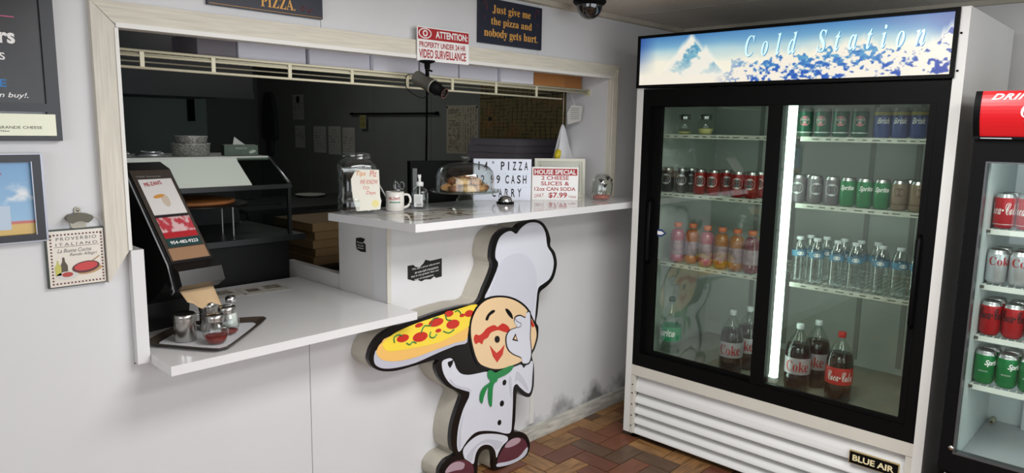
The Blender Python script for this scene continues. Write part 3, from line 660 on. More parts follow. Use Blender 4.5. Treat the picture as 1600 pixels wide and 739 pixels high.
# sports drinks
orange_cap = mat('orange cap', (222, 120, 78), .45)
def sport(rgb):
    def mk():
        r = empty('sports_drink_bottle'); t_ = '%d %d %d' % rgb
        rib = lambda a, z: 1
        prof = [(0, .003), (.026, 0), (.034, .006), (.0365, .02), (.0365, .036), (.034, .045), (.035, .06), (.0345, .09), (.0355, .112), (.034, .122), (.0365, .130), (.034, .150), (.026, .166), (.017, .175), (.0165, .183)]
        lathe('drink', [(a*.975, b+.0005) for a, b in prof[:-2]]+[(0, .172)], mat('drink '+t_, rgb, .12), r, 28)
        lathe('bottle', prof, glass('drink shell', (255, 250, 246), .05, .5, 2.5, .08), r, 28)
        lathe('label', [(.0362, .042), (.0366, .046), (.0366, .108), (.0362, .112)], mat('sleeve label', (176, 150, 158), .3, var=.35, vscale=40, metal=.2), r, 28)
        lathe('cap', [(.0175, .178), (.0195, .18), (.0195, .198), (.018, .2), (0, .2)], orange_cap, r, 24, lambda a, z: 1+.02*math.cos(30*a))
        return r
    return mk
SP = {'pink': Proto(sport((188, 112, 134))), 'orange': Proto(sport((184, 104, 46))), 'amber': Proto(sport((176, 112, 36))), 'cherry': Proto(sport((118, 36, 52))), 'green': Proto(sport((168, 178, 70)))}
for px_, kd, lab, dx in ((1057, 'pink', 'pale pink sports drink at the left end of the row in the fridge', 0), (1080, 'orange', 'reddish orange sports drink between two pink ones in the fridge', .02), (1102.5, 'pink', 'pale pink sports drink with orange drinks on both sides', 0), (1125.5, 'amber', 'amber sports drink left of its amber twin in the fridge', 0), (1149, 'amber', 'amber sports drink beside the dark cherry one', 0), (1172, 'cherry', 'dark cherry sports drink nearest the fridge middle stile', 0), (1190, 'green', 'yellow green sports drink half hidden behind the fridge stile', .085)):
    x_ = 2.705+dx; SP[kd].put((x_, ypx(px_, x_, SZ[2]), SZ[2]+.0006), FCAM, lab, 'bottle', 'sports drinks in the fridge')
# two-litre bottles
def two_litre(name, liquid, fill, labelm, cap, deco):
    def mk():
        r = empty(name)
        prof = [(0, .012), (.03, .004), (.042, 0), (.052, .012), (.0545, .03), (.0545, .075), (.052, .085), (.0535, .095), (.0535, .155), (.0545, .165), (.054, .185), (.048, .215), (.034, .245), (.020, .268), (.0145, .28), (.0135, .30)]
        if liquid is not None:
            pr = [(a*.985, b+.001) for a, b in prof if b < fill]
            k = next(i for i, p_ in enumerate(prof) if p_[1] >= fill); t = (fill-prof[k-1][1])/(prof[k][1]-prof[k-1][1]); rr = (prof[k-1][0]+(prof[k][0]-prof[k-1][0])*t)*.985
            lathe('drink', pr+[(rr, fill), (0, fill)], liquid, r, 30)
        foot = lambda a, z: 1+(.05*math.cos(5*a) if z < .02 else 0)
        lathe('bottle', prof, glass('bottle shell', (244, 250, 247), .03, .5, 2.6, .04), r, 30, foot)
        lathe('label', [(.0546, .088), (.0549, .09), (.0549, .16), (.0546, .162)], labelm, r, 30)
        lathe('cap', [(.0148, .286), (.016, .288), (.016, .306), (.0145, .309), (0, .309)], cap, r, 20, lambda a, z: 1+.02*math.cos(24*a))
        deco(r)
        return r
    return mk
colam = mat('cola drink', (24, 14, 14), .12); whcap = mat('white cap', (216, 222, 224), .45)
dc = Proto(two_litre('diet_cola_bottle', colam, .215, mat('diet label', (172, 164, 170), .4, metal=.2), whcap, lambda r: wtext(r, serif('Coke'), .10, .048, .125, inkred, R=.0551)))
rc = Proto(two_litre('cola_bottle', colam, .215, mat('cola label', (190, 34, 36), .4), mat('red cap', (190, 40, 40), .45), lambda r: wtext(r, script('Coca-Cola'), .105, .042, .126, inkwhite, R=.0551, rz=.1)))
sp = Proto(two_litre('lemon_lime_bottle', None, 0, mat('lemon label', (52, 152, 104), .4), mat('dark green cap', (48, 84, 66), .45), lambda r: wtext(r, 'Sprite', .1, .05, .126, inkwhite, R=.0551, shear=.3, bold=.03, rz=-.2)))
def floorput(pr, px_, dx, rz, lab): x_ = 2.672+dx; pr.put((x_, ypx(px_, x_, FZ), FZ+.0006), FCAM+rz, lab, 'bottle', 'large bottles on the fridge floor')
floorput(sp, 1046, .02, -.1, 'empty clear two-litre bottle with green label in the fridge corner')
floorput(dc, 1140, 0, .0, 'silver-label cola bottle in front, left fridge half')
floorput(dc, 1166, .125, -.35, 'silver-label cola bottle behind another, left fridge half')
floorput(dc, 1243, 0, .0, 'silver-label cola bottle beside the lit fridge tube')
floorput(dc, 1272, .125, -.3, 'silver-label cola bottle behind, next to the red-cap bottle')
floorput(rc, 1307, 0, 0, 'red-label cola bottle with red cap on the fridge floor')
# water bottles
def water():
    r = empty('water_bottle')
    prof = [(0, .004), (.024, 0), (.0305, .006)]+[(.0305-(.0022 if k % 2 else 0), .012+.008*k) for k in range(13)]+[(.0315, .118), (.0315, .142), (.030, .150), (.024, .172), (.0145, .186), (.0135, .19)]
    lathe('bottle', prof, glass('water bottle plastic', (236, 241, 241), .10, .75, 1.6, .08), r, 24)
    lathe('label', [(.0317, .116), (.0318, .142)], mat('water label', (82, 138, 168), .35, var=.35, vscale=45), r, 24)
    wdisc(r, .0318, .008, .129, inkwhite, name='label_mark', sx=1.8)
    lathe('cap', [(.0145, .187), (.0155, .189), (.0155, .199), (.014, .201), (0, .201)], whcap, r, 20)
    return r
wb = Proto(water)
for i, px_ in enumerate((1245.5, 1272, 1304, 1332, 1373, 1401, 1430)):
    wb.put((2.703, ypx(px_, 2.703, SZ[2]), SZ[2]+.0006), FCAM+random.uniform(-.4, .4), 'clear water bottle, %s from left in the front row' % ORD[i], 'bottle', 'water bottles in the fridge')
for i, px_ in enumerate((1262, 1287, 1314, 1340, 1366)):
    wb.put((2.785, ypx(px_, 2.785, SZ[2]), SZ[2]+.0006), FCAM+random.uniform(-.4, .4), 'clear water bottle, %s from left in the back row' % ORD[i], 'bottle', 'water bottles in the fridge')

# ------------------------------------------------------------------ small cola cooler
KX, KY = 2.42, -1.74
ck = tag(empty('drinks_cooler', (KX, KY, 0), -math.pi/2), 'black single-door drinks cooler with a curved red header at the right edge', 'cooler')
KW, KD = .62, .60
box('side_panel', 0, .03, .05, KD, .02, 1.72, blackm, ck); box('side_panel', KW-.03, KW, .05, KD, .02, 1.72, blackm, ck)
box('back_panel', .03, KW-.03, KD-.03, KD, .02, 1.72, blackm, ck); box('top_panel', .03, KW-.03, .05, KD-.03, 1.69, 1.72, blackm, ck)
cin = mat('cooler liner', (214, 222, 222), .4, var=.04)
box('liner_wall', .031, .05, .052, KD-.05, .38, 1.55, cin, ck); box('liner_wall', KW-.05, KW-.031, .052, KD-.05, .38, 1.55, cin, ck)
box('liner_back', .031, KW-.031, KD-.05, KD-.031, .38, 1.55, cin, ck); box('liner_floor', .051, KW-.051, .052, KD-.051, .38, .415, mat('cooler floor', (176, 180, 184), .4), ck); box('liner_top', .051, KW-.051, .052, KD-.051, 1.53, 1.55, cin, ck)
box('air_duct', .17, .27, KD-.09, KD-.051, .416, 1.50, cin, ck); lathe('drain_tube', [(.006, 0), (.009, 0), (.009, .05), (.006, .05)], mat('drain tube', (180, 176, 156), .5), ck, 12, loc=(.075, KD-.115, .426), rot=(-math.pi/2, 0, 0))
box('base_grille', 0, KW, .03, .049, .02, .36, blackm, ck)
for k in range(7): box('grille_slat', .05, KW-.05, .018, .03, .06+.04*k, .075+.04*k, blackal, ck)
kd = boxes('cooler_door', [(.0, .042, 0, .045, .37, 1.562), (KW-.042, KW, 0, .045, .37, 1.562), (.042, KW-.042, 0, .045, .37, .44), (.042, KW-.042, 0, .045, 1.488, 1.562)], blackm, ck)
boxes('gasket', [(.042, .047, -.001, .04, .445, 1.483), (KW-.047, KW-.042, -.001, .04, .445, 1.483), (.042, KW-.042, -.001, .04, .44, .445), (.042, KW-.042, -.001, .04, 1.483, 1.488)], mat('door edge trim', (92, 92, 94), .3, metal=.6), kd)
box('glass_pane', .047, KW-.047, .014, .019, .445, 1.483, glass('cooler pane', (244, 248, 246), .02, .4, 4, .015), kd)
lathe('lock', [(0, 0), (.011, 0), (.011, .004), (0, .005)], chrome, ck, 14, loc=(.028, .029, .345), rot=(math.pi/2, 0, 0))
for zz in (.46,): lathe('bolt', [(0, 0), (.009, 0), (.009, .003), (0, .004)], steel, kd, 12, loc=(.036, -.0005, zz), rot=(math.pi/2, 0, 0))
# bowed header
def bow(z): t = (z-1.572)/(1.72-1.572); return -.055*math.sin(max(0, min(1, t))*math.pi*.62+.35)
pts = [(bow(1.572+.148*k/12), 1.572+.148*k/12) for k in range(13)]
def bowed(name, x0, x1, off, m, a, b):
    bm = bmesh.new(); P_ = [p for p in pts[a:b]]; A = [bm.verts.new((x0, y+off, z)) for y, z in P_]+[bm.verts.new((x0, .048, P_[-1][1])), bm.verts.new((x0, .048, P_[0][1]))]
    B = [bm.verts.new((x1, v.co.y, v.co.z)) for v in A]; n = len(A)
    for i in range(n): bm.faces.new((A[i], A[(i+1) % n], B[(i+1) % n], B[i]))
    bm.faces.new(A); bm.faces.new(B[::-1])
    return fin(name, bm, m, ck)
bowed('header_cheek', 0, .018, 0, blackm, 0, 13); bowed('header_cheek', KW-.018, KW, 0, blackm, 0, 13)
hp = bowed('header_panel', .0182, KW-.0182, .004, mat('cooler header red', (198, 26, 34), .3, emis=.12), 0, 13)
def bowtext(body, x, z, wd, ht, m, **k):
    me = textmesh(body, wd, ht, **k).copy(); me.materials.clear()
    for v in me.vertices: v.co = (v.co.x+x, bow(v.co.z+z)+.004-.0012, v.co.z+z)
    return link('lettering', me, m, hp)
bowtext('DRINK', .118, 1.701, .145, .02, inkwhite, shear=.45, bold=.035, sp=1.15)
bowtext(script('Coca-Cola'), .36, 1.642, .46, .085, inkwhite)
box('header_sill', 0, KW, -.02, .045, 1.5635, 1.571, blackm, ck); box('header_tag', .022, .11, -.0215, -.0202, 1.5645, 1.5675, alu, ck)
tube('cooler_lamp', [(.1, .085, 1.515), (KW-.1, .085, 1.515)], .012, mat('cooler lamp glow', (240, 248, 250), .4, emis=6), ck, 10)
KZ = (1.252, 1.053, .866, .684)
for z in KZ:
    s = boxes('shelf', [(.052, KW-.052, .098, .102, z-.02, z-.001), (.052, KW-.052, KD-.10, KD-.094, z-.012, z-.003), (.052, .058, .102, KD-.10, z-.012, z-.003), (KW-.058, KW-.052, .102, KD-.10, z-.012, z-.003)], wire, ck)
    bm = bmesh.new()
    for i in range(24): xx = .06+(KW-.12)*i/23; bx(bm, xx-.0015, xx+.0015, .1025, KD-.101, z-.0045, z-.0015)
    fin('shelf_wires', bm, wire, s)
    box('clip', .0505, .062, .09, .0975, z-.014, z-.004, mat('clip steel', (96, 92, 84), .4, metal=.6), s)
KLAB = {'cola': 'red cola can with white script', 'diet': 'silver cola can with red lettering', 'zero': 'red cola can with black script', 'limeb': 'green lemon-lime can'}
for kdn, z, x_, lst in (('cola', KZ[0], 2.575, (1567, 1601, 1635)), ('diet', KZ[1], 2.57, (1553.5, 1588, 1622)), ('zero', KZ[2], 2.565, (1540, 1573, 1606)), ('limeb', KZ[3], 2.565, (1529, 1562, 1595))):
    wh = {'cola': 'top', 'diet': 'second', 'zero': 'third', 'limeb': 'bottom'}[kdn]
    y0_ = min(ypx(lst[0], x_, z), KY-.0845)
    for i, px_ in enumerate(lst):
        y_ = y0_-.0678*i
        CAN[kdn].put((x_, y_, z+.0006), -math.pi/2+.45+random.uniform(-.1, .1), '%s, %s from left, front, %s cooler shelf' % (KLAB[kdn], ORD[i], wh), 'can', 'cans in the small cooler')
        CAN[kdn].put((x_+.074, y_-.004, z+.0006), -math.pi/2+random.uniform(-1, 1), '%s, %s from left, behind, %s cooler shelf' % (KLAB[kdn], ORD[i], wh), 'can', 'cans in the small cooler')

# ------------------------------------------------------------------ things on the partition wall
def board(name, x0, x1, z0, z1, th, m, label, cat, y=-.0005, bevel=.001):
    r = tag(empty(name, ((x0+x1)/2, y, z0)), label, cat)
    wd, ht = x1-x0, z1-z0
    box('board', -wd/2, wd/2, -th, 0, 0, ht, m, r, bevel=bevel)
    return r, wd, ht, -th-.0003
# navy signs
redink = mat('dark red flourish', (120, 44, 42), .5)
r, wd, ht, fy = board('wooden_sign', 1.727, 2.129, 1.938, 2.128, .016, navy, 'navy sign asking for pizza so nobody gets hurt, above the opening', 'sign')
for i, (s_, w_) in enumerate((('Just give me', .245), ('the pizza and', .262), ('nobody gets hurt.', .345))):
    text(serif(s_), .0, ht-.046-i*.051, w_, .044 if i == 2 else .040 if i else .043, goldink, r, fy)
for sx_ in (-1, 1):
    tube('flourish', [(sx_*(.165+.012*math.cos(t*2.2)), fy, ht-.03+.02*math.sin(t*3)) for t in [k/4 for k in range(9)]], .0012, redink, r, 5)
    tube('flourish', [(sx_*(.165+.004*k), fy, ht-.085+.004*k) for k in range(4)], .0012, redink, r, 5)
r, wd, ht, fy = board('wooden_sign', .562, .968, 1.942, 2.130, .016, navy, 'navy sign ending in PIZZA, cut off by the top edge on the left', 'sign')
text(serif('PIZZA.'), .035, .034, .125, .036, goldink, r, fy, bold=.0)
tube('flourish', spline([(.115, fy, .03), (.128, fy, .018), (.124, fy, .035), (.142, fy, .026), (.15, fy, .016), (.158, fy, .03), (.168, fy, .026)], 3, False), .0013, redink, r, 5)
box('edge_line', -wd/2+.004, wd/2-.004, fy, fy+.0004, .004, .0052, goldink, r)
# surveillance notice in front of the casing
r, wd, ht, fy = board('warning_sign', 1.375, 1.650, 1.834, 1.966, .003, inkwhite, 'white and red ATTENTION video surveillance sign over the casing', 'sign', y=-.033, bevel=0)
r.rotation_euler = (0, math.radians(-.4), 0)
box('red_band', -wd/2+.004, wd/2-.002, fy-.0004, fy+.0002, .084, ht-.004, inkred, r)
text('ATTENTION:', .042, .107, .172, .028, inkwhite, r, fy-.0005, bold=.03)
text('PROPERTY UNDER 24 HR', -.004, .064, .246, .022, inkred, r, fy, bold=.02); text('VIDEO SURVEILLANCE', -.004, .029, .25, .034, inkred, r, fy, bold=.025)
e_ = prism('eye', [(-.098+.033*math.cos(a), .107+.02*math.sin(a)) for a in [2*math.pi*k/28 for k in range(28)]], fy-.0008, fy-.0004, inkwhite, r)
prism('eye_inside', [(-.098+.028*math.cos(a), .107+.016*math.sin(a)) for a in [2*math.pi*k/28 for k in range(28)]], fy-.0011, fy-.0009, inkred, e_)
prism('iris', [(-.098+.0125*math.cos(a), .107+.0125*math.sin(a)) for a in [2*math.pi*k/24 for k in range(24)]], fy-.0014, fy-.0012, inkwhite, e_)
prism('pupil', [(-.098+.007*math.cos(a), .107+.007*math.sin(a)) for a in [2*math.pi*k/20 for k in range(20)]], fy-.0017, fy-.0015, inkred, e_)
# award plaque at the left edge
fr_b = mat('black frame', (32, 31, 38), .35)
r = tag(empty('award_plaque', (-.12, -.0005, 1.518)), 'black award plaque with a gold plate at the upper left edge', 'plaque')
boxes('frame', [(-.26, -.228, -.02, 0, 0, .56), (.225, .257, -.02, 0, 0, .56), (-.228, .225, -.02, 0, 0, .012), (-.228, .225, -.02, 0, .078, .10), (-.228, .225, -.02, 0, .53, .56)], fr_b, r, bevel=.001)
box('panel', -.228, .225, -.012, -.001, .10, .53, mat('plaque panel', (28, 24, 28), .25, var=.3, vscale=3), r)
gp = box('gold_plate', -.2, .243, -.0215, -.0202, .014, .072, mat('brass plate', (196, 194, 172), .3, metal=.35), r)
text('A GRANDE CHEESE', .152, .036, .115, .0075, ink, gp, -.0218); text('in New', .12, .0265, .03, .005, ink, gp, -.0218)
pk = mat('pink ink', (206, 90, 128), .5); bl = mat('blue ink', (36, 120, 190), .5)
box('pink_rule', -.15, .168, -.0128, -.0121, .322, .3245, pk, r); box('pink_rule', -.15, .118, -.0128, -.0121, .166, .168, pk, r); box('pink_rule', -.15, .122, -.0128, -.0121, .137, .139, pk, r)
text('ers', .136, .268, .06, .028, inkwhite, r, -.0123, bold=.03); text('nts', .118, .222, .045, .022, inkwhite, r, -.0123)
text('SE', .122, .151, .034, .02, bl, r, -.0123, bold=.02); text('ey can buy!.', .128, .119, .115, .017, inkwhite, r, -.0123, shear=.25, bold=.01)
# beach picture below it
r = tag(empty('picture_frame', (-.07, -.0005, 1.245)), 'framed picture of a blue sky over sand below the award plaque', 'picture')
boxes('frame', [(-.15, -.128, -.022, 0, 0, .238), (.128, .152, -.022, 0, 0, .238), (-.128, .128, -.022, 0, 0, .02), (-.128, .128, -.022, 0, .216, .238)], fr_b, r, bevel=.001)
boxes('chrome_edge', [(.1485, .1535, -.0235, -.001, -.0015, .2395), (-.15, .1485, -.0235, -.0221, -.0015, .0015), (-.15, .1485, -.0235, -.0221, .2365, .2395), (.1255, .128, -.0235, -.0221, .018, .218)], mat('picture chrome', (150, 150, 158), .3, metal=.7), r)
def beach(U, V):
    c = mixc(colr(U, (150, 186, 214)), colr(U, (104, 152, 196)), V); cl = np.clip((vnoise(U*5, V*7, 8)-.62)*7, 0, 1)*np.clip(1-np.abs(V-.55)*3, 0, 1)
    c = mixc(c, colr(U, (226, 226, 224)), cl); c = mixc(c, colr(U, (206, 170, 92)), np.clip((.16-V)*60, 0, 1)); c = mixc(c, colr(U, (190, 96, 84)), np.clip((.025-np.abs(V-.17))*80, 0, 1))
    return c
inkpanel('picture', -.128, .128, .02, .216, 60, 50, beach, prtgloss, r, -.012)
box('clear_card', .02, .072, -.0128, -.0122, .035, .10, mat('pale sticker', (182, 198, 214), .3), r)
text('ABA', .045, .188, .03, .01, inkred, r, -.0125)
# bottle opener
dk = mat('tarnished iron', (92, 88, 78), .4, metal=.7)
r = tag(empty('bottle_opener', (.163, -.0005, 1.268)), 'cast metal wall bottle opener above the ceramic tile', 'bottle opener')
prism('back_plate', spline([(-.008, .058), (0, .063), (.008, .058), (.009, .046), (.026, .042), (.032, .030), (.022, .02), (.018, .004), (0, .0), (-.018, .004), (-.022, .02), (-.032, .030), (-.026, .042), (-.009, .046)], 3), -.006, 0, mat('worn nickel', (150, 144, 130), .35, metal=.8), r)
prism('hood', spline([(-.010, .045), (.010, .045), (.028, .040), (.034, .030), (.020, .018), (.014, .021), (.0, .024), (-.014, .021), (-.020, .018), (-.034, .030), (-.028, .040)], 3), -.028, -.006, dk, r)
lathe('screw', [(0, 0), (.0045, 0), (.0045, .002), (0, .003)], steel, r, 10, loc=(0, -.006, .054), rot=(math.pi/2, 0, 0))
tube('wire_loop', spline([(.02, -.012, .038), (.036, -.012, .034), (.05, -.01, .022), (.056, -.006, .004)], 4, False), .0007, steel, r, 5)
# ceramic tile
r = tag(empty('ceramic_tile', (.150, -.0005, 1.104)), 'ceramic tile with an Italian proverb and a red pan, beside the casing', 'tile')
tl = .148; th_ = .166
box('tile_body', -tl/2, tl/2, -.012, 0, 0, th_, mat('tile edge green', (44, 56, 44), .3, var=.5, vscale=20), r, bevel=.001)
box('tile_face', -tl/2+.004, tl/2-.001, -.0135, -.0122, .003, th_-.004, mat('tile glaze', (224, 216, 204), .18), r)
tf = -.0138
chk = mat('tile check', (96, 48, 44), .4)
lst = []
for k in range(15):
    xx = -.064+k*.0091; lst += [(xx, xx+.0045, tf-.0003, tf, .009, .0135), (xx, xx+.0045, tf-.0003, tf, .1485, .153)]
for k in range(15):
    zz = .018+k*.0091; lst += [(-.064, -.0595, tf-.0003, tf, zz, zz+.0045), (.0637, .0682, tf-.0003, tf, zz, zz+.0045)]
boxes('check_border', lst, chk, r)
tink = mat('tile ink', (92, 92, 96), .5)
text('PROVERBIO', .003, .139, .102, .0095, tink, r, tf, sp=1.3); text('ITALIANO', .003, .123, .105, .0085, tink, r, tf, sp=1.5); box('rule', -.055, .06, tf-.0002, tf, .1155, .1165, chk, r)
text('La Buona Cucina', -.004, .105, .085, .011, tink, r, tf, shear=.35); text('Rende Allegri', .018, .091, .07, .011, tink, r, tf, shear=.35)
EL = lambda cx, cz, a, b, t=0: [(cx+a*math.cos(k*.2618)*math.cos(t)-b*math.sin(k*.2618)*math.sin(t), cz+a*math.cos(k*.2618)*math.sin(t)+b*math.sin(k*.2618)*math.cos(t)) for k in range(24)]
prism('chopping_board', EL(.030, .044, .034, .012, .15), tf-.0003, tf, mat('tile wood', (182, 150, 104), .3), r)
prism('pan', EL(.022, .053, .036, .017, .1), tf-.0006, tf-.0003, mat('tile pan', (92, 44, 44), .3), r); prism('sauce', EL(.022, .055, .030, .012, .1), tf-.0009, tf-.0006, mat('tile sauce', (196, 62, 62), .3), r)
prism('plate', EL(-.026, .033, .028, .012), tf-.0006, tf-.0003, mat('tile plate', (206, 202, 196), .3), r); prism('plate_sauce', EL(-.026, .036, .014, .007), tf-.0009, tf-.0006, mat('tile sauce 2', (176, 62, 54), .3), r)
prism('oil_bottle', [(-.055, .035), (-.041, .035), (-.04, .06), (-.046, .07), (-.046, .078), (-.05, .078), (-.05, .07), (-.056, .06)], tf-.0006, tf-.0003, mat('tile oil', (190, 186, 92), .3), r)
prism('wine_bottle', [(-.04, .042), (-.024, .042), (-.024, .062), (-.03, .074), (-.031, .086), (-.036, .086), (-.037, .074), (-.041, .064)], tf-.0005, tf-.0002, mat('tile wine', (84, 72, 56), .3), r)
tube('spoon', [(.035, tf-.001, .066), (.058, tf-.001, .082)], .0015, mat('tile spoon', (170, 140, 96), .4), r, 5)
# torn black stickers
def sticker(root, pts, lines, x, z, wd, gap, hh, ang=0.):
    prism('sticker_film', pts, -.0008, 0, ink, root)
    for i, (s_, k_) in enumerate(lines): text(s_, x+k_[1], z-i*gap, wd*k_[0], hh, inkwhite, root, -.0011, rot=(0, ang, 0))
r = tag(empty('torn_sticker', (1.44, -.0004, .97)), 'torn black payment notice sticker on the front of the half wall', 'sticker')
sticker(r, [(-.092, .036), (-.062, .036), (-.05, .026), (-.03, .022), (-.008, .036), (.002, .05), (.03, .042), (.092, .046), (.092, -.034), (.06, -.036), (.05, -.028), (.03, -.038), (.0, -.034), (-.02, -.04), (-.04, -.03), (-.06, -.032), (-.092, -.02)], [('We add a price adjustment', (1, .005)), ('on non-cash transactions', (.85, .008)), ('that is not greater than our', (1, 0)), ('cost of acceptance.', (.7, -.005))], .0, .022, .15, .0155, .0105, math.radians(-4))
r = tag(empty('torn_sticker', (1.2455, .182, 1.083), -math.pi/2), 'small torn black sticker on the end of the half wall', 'sticker')
sticker(r, [(-.034, .024), (.0, .03), (.03, .028), (.026, .018), (.014, .012), (.034, .006), (.036, -.028), (.0, -.03), (-.03, -.024), (-.036, -.002)], [('We add a', (1, -.004)), ('non-cash', (1, 0)), ('greater', (1, 0))], 0, .008, .045, .012, .007)
# surveillance camera hanging below the casing
m0 = Vector((1.415, -.048, 1.834)); A = at(650, 120, 1, .012); B = at(695, 146, 1, -.125)
r = tag(empty('bullet_camera', m0), 'grey bullet surveillance camera hanging under the warning sign', 'camera')
ax = (B-A).normalized(); rot = ax.to_track_quat('Z', 'Y').to_euler(); Ln = (B-A).length; loc = A-m0
grey = mat('camera grey', (128, 126, 118), .35, metal=.3)
lathe('camera_body', [(0, 0), (.026, 0), (.028, .004), (.028, Ln*.56), (.030, Ln*.565), (.030, Ln*.60), (.026, Ln*.605)], grey, r, 24, loc=loc, rot=rot)
ln_ = lathe('lens_barrel', [(.0255, Ln*.58), (.0255, Ln*.78), (.019, Ln*.80), (.021, Ln*.98), (.021, Ln), (.017, Ln), (.015, Ln*.96)], blackm, r, 24, loc=loc, rot=rot)
lathe('lens', [(.0165, Ln*.965), (.009, Ln*.975), (0, Ln*.978)], mat('lens glass', (36, 26, 24), .05, coat=1), ln_, 20); lathe('lens_ring', [(.0175, Ln*1.001), (.021, Ln*1.001)], mat('copper ring', (150, 110, 96), .3, metal=.6), ln_, 24)
lathe('mount_plate', [(0, .0), (.032, 0), (.03, -.006), (.012, -.012), (.011, -.03), (.008, -.036), (.008, -.06), (0, -.06)][::-1], blackm, r, 20)
mid = A+(B-A)*.42-m0
tube('ball_arm', [(0, 0, -.055), mid+Vector((0, 0, .02))], .007, blackm, r, 8); tube('wing_screw', [(.0, 0, -.035), (.022, -.004, -.04)], .004, blackm, r, 6)
tube('camera_cable', spline([tuple(A-m0+Vector((0, 0, .01))), tuple(A-m0+Vector((-.055, -.01, .0))), tuple(A-m0+Vector((-.062, -.02, -.05))), tuple(A-m0+Vector((-.01, -.05, -.085))), tuple(A+(B-A)*.5-m0+Vector((0, 0, -.028)))], 6, False), .002, blackm, r, 6)
# dome camera on the ceiling
r = tag(empty('dome_camera', (2.257, -.194, ZC)), 'black dome surveillance camera on the ceiling', 'camera')
lathe('dome_base', [(0, -.001), (.075, -.001), (.077, -.014), (.066, -.026), (.058, -.028)], blackm, r, 32)
lathe('camera_eye', [(0, -.03), (.02, -.034), (.024, -.05), (.016, -.066), (0, -.07)], mat('dome inside', (50, 50, 50), .3), r, 20)
lathe('smoked_dome', [(.06*math.cos(t), -.026-.064*math.sin(t)) for t in [k*math.pi/20 for k in range(11)]], glass('smoked glass', (70, 68, 66), .09, .6, 2.5, .03), r, 32)

# ------------------------------------------------------------------ on the low counter: napkin dispenser, tray, shakers, flyers
r = tag(empty('napkin_dispenser', (.462, .33, LZ), math.radians(9)), 'black sloping napkin dispenser with a flyer behind clear plastic', 'napkin dispenser')
HW = .076
prof = [(.13, .0), (.13, .53), (.09, .566), (.03, .572), (-.03, .55), (-.27, .258), (-.318, .240), (-.335, .195), (-.29, .168), (-.235, .19), (-.19, .15), (-.115, .10), (-.10, .0)]
def sideprism(name, pf, x0, x1, m, parent, bevel=0.):
    bm = bmesh.new(); n = len(pf); a = [bm.verts.new((x0, y, z)) for y, z in pf]; b = [bm.verts.new((x1, y, z)) for y, z in pf]
    for t in tessellate_polygon([[Vector((y, z, 0)) for y, z in pf]]): bm.faces.new([a[i] for i in t]); bm.faces.new([b[i] for i in reversed(t)])
    for i in range(n): bm.faces.new((a[i], a[(i+1) % n], b[(i+1) % n], b[i]))
    return fin(name, bm, m, parent, bevel=bevel)
bl2 = mat('dispenser black', (26, 25, 25), .28)
sideprism('housing', prof, -HW, HW, bl2, r, bevel=.007)
nrm = Vector((0, -.292, .24)).normalized(); ang = math.atan2(.24, .292)
face = empty('sloped_face'); face.parent = r; face.location = Vector((0, -.03, .55))+nrm*.0015; face.rotation_euler = (-ang, 0, 0)
def flyer(U, V):
    c = colr(U, (226, 222, 218)); n = vnoise(U*9, V*14, 4)
    c = mixc(c, colr(U, (184, 62, 72)), ((V < .42) & (V > .16)).astype(float)*np.clip((n-.38)*5, .25, 1)); c = mixc(c, colr(U, (40, 34, 38)), ((V < .47) & (V > .42)).astype(float))
    c = mixc(c, colr(U, (176, 40, 48)), ((V < .2) & (V > .12)).astype(float)); c = mixc(c, colr(U, (34, 66, 66)), (V < .12).astype(float)); c = mixc(c, colr(U, (190, 44, 52)), ((U+ (1-V)*1.7 > 1.0+.62*1) & (V > .8) & (U-(1-V)*1.9 > .68)).astype(float))
    return c
box('face_plate', -HW+.006, HW-.006, -.003, 0, -.372, -.006, mat('smoked face', (70, 62, 56), .12), face)
inkpanel('flyer', -.056, .060, -.318, -.045, 30, 70, flyer, prtgloss, face, -.0042)
text("PIE-ZAN'S", -.012, -.064, .062, .016, inkred, face, -.0046, bold=.02, rot=(0, -.12, 0)); text('954-482-9223', .002, -.303, .096, .0125, inkwhite, face, -.0046, bold=.02)
text('TORK Xpressnap', -.015, -.034, .085, .0085, mat('grey lettering', (150, 148, 144), .4), face, -.0034)
prism('flyer_chef', EL(.006, -.135, .013, .026), -.0048, -.0044, mat('flyer cook', (206, 190, 172), .4), face); prism('flyer_pizza', EL(-.012, -.117, .02, .007, .2), -.0052, -.0049, mat('flyer pizza', (214, 150, 70), .4), face)
box('napkin_stack', -HW+.012, HW-.012, -.0045, -.0031, -.370, -.324, mat('kraft napkin', (150, 114, 84), .7), face)
tube('clear_edge', [(-HW-.003, .0, .56), (-HW-.003, -.04, .53), (-HW-.003, -.26, .255), (-HW-.003, -.29, .17), (-HW-.003, -.278, .16)], .003, mat('clear edge', (150, 152, 154), .15), r, 6)
lathe('rivet', [(0, 0), (.007, 0), (.006, .003), (0, .004)], steel, r, 12, loc=(-HW-.001, -.278, .182), rot=(0, -math.pi/2, 0))
bm = bmesh.new(); G = [[None]*9 for _ in range(7)]
for i in range(7):
    for j in range(9):
        u, v = i/6, j/8
        G[i][j] = bm.verts.new((-.058+.122*v, -.275-.055*u-.012*u*math.sin(v*6), .176-.058*u+.010*math.sin(v*5+1)*u+.012*u*math.cos(v*9)))
for i in range(6):
    for j in range(8): bm.faces.new((G[i][j], G[i][j+1], G[i+1][j+1], G[i+1][j]))
nk = fin('napkin', bm, mat('kraft napkin pale', (196, 166, 128), .8), r, smooth=True)
sm = nk.modifiers.new('thick', 'SOLIDIFY'); sm.thickness = .0008
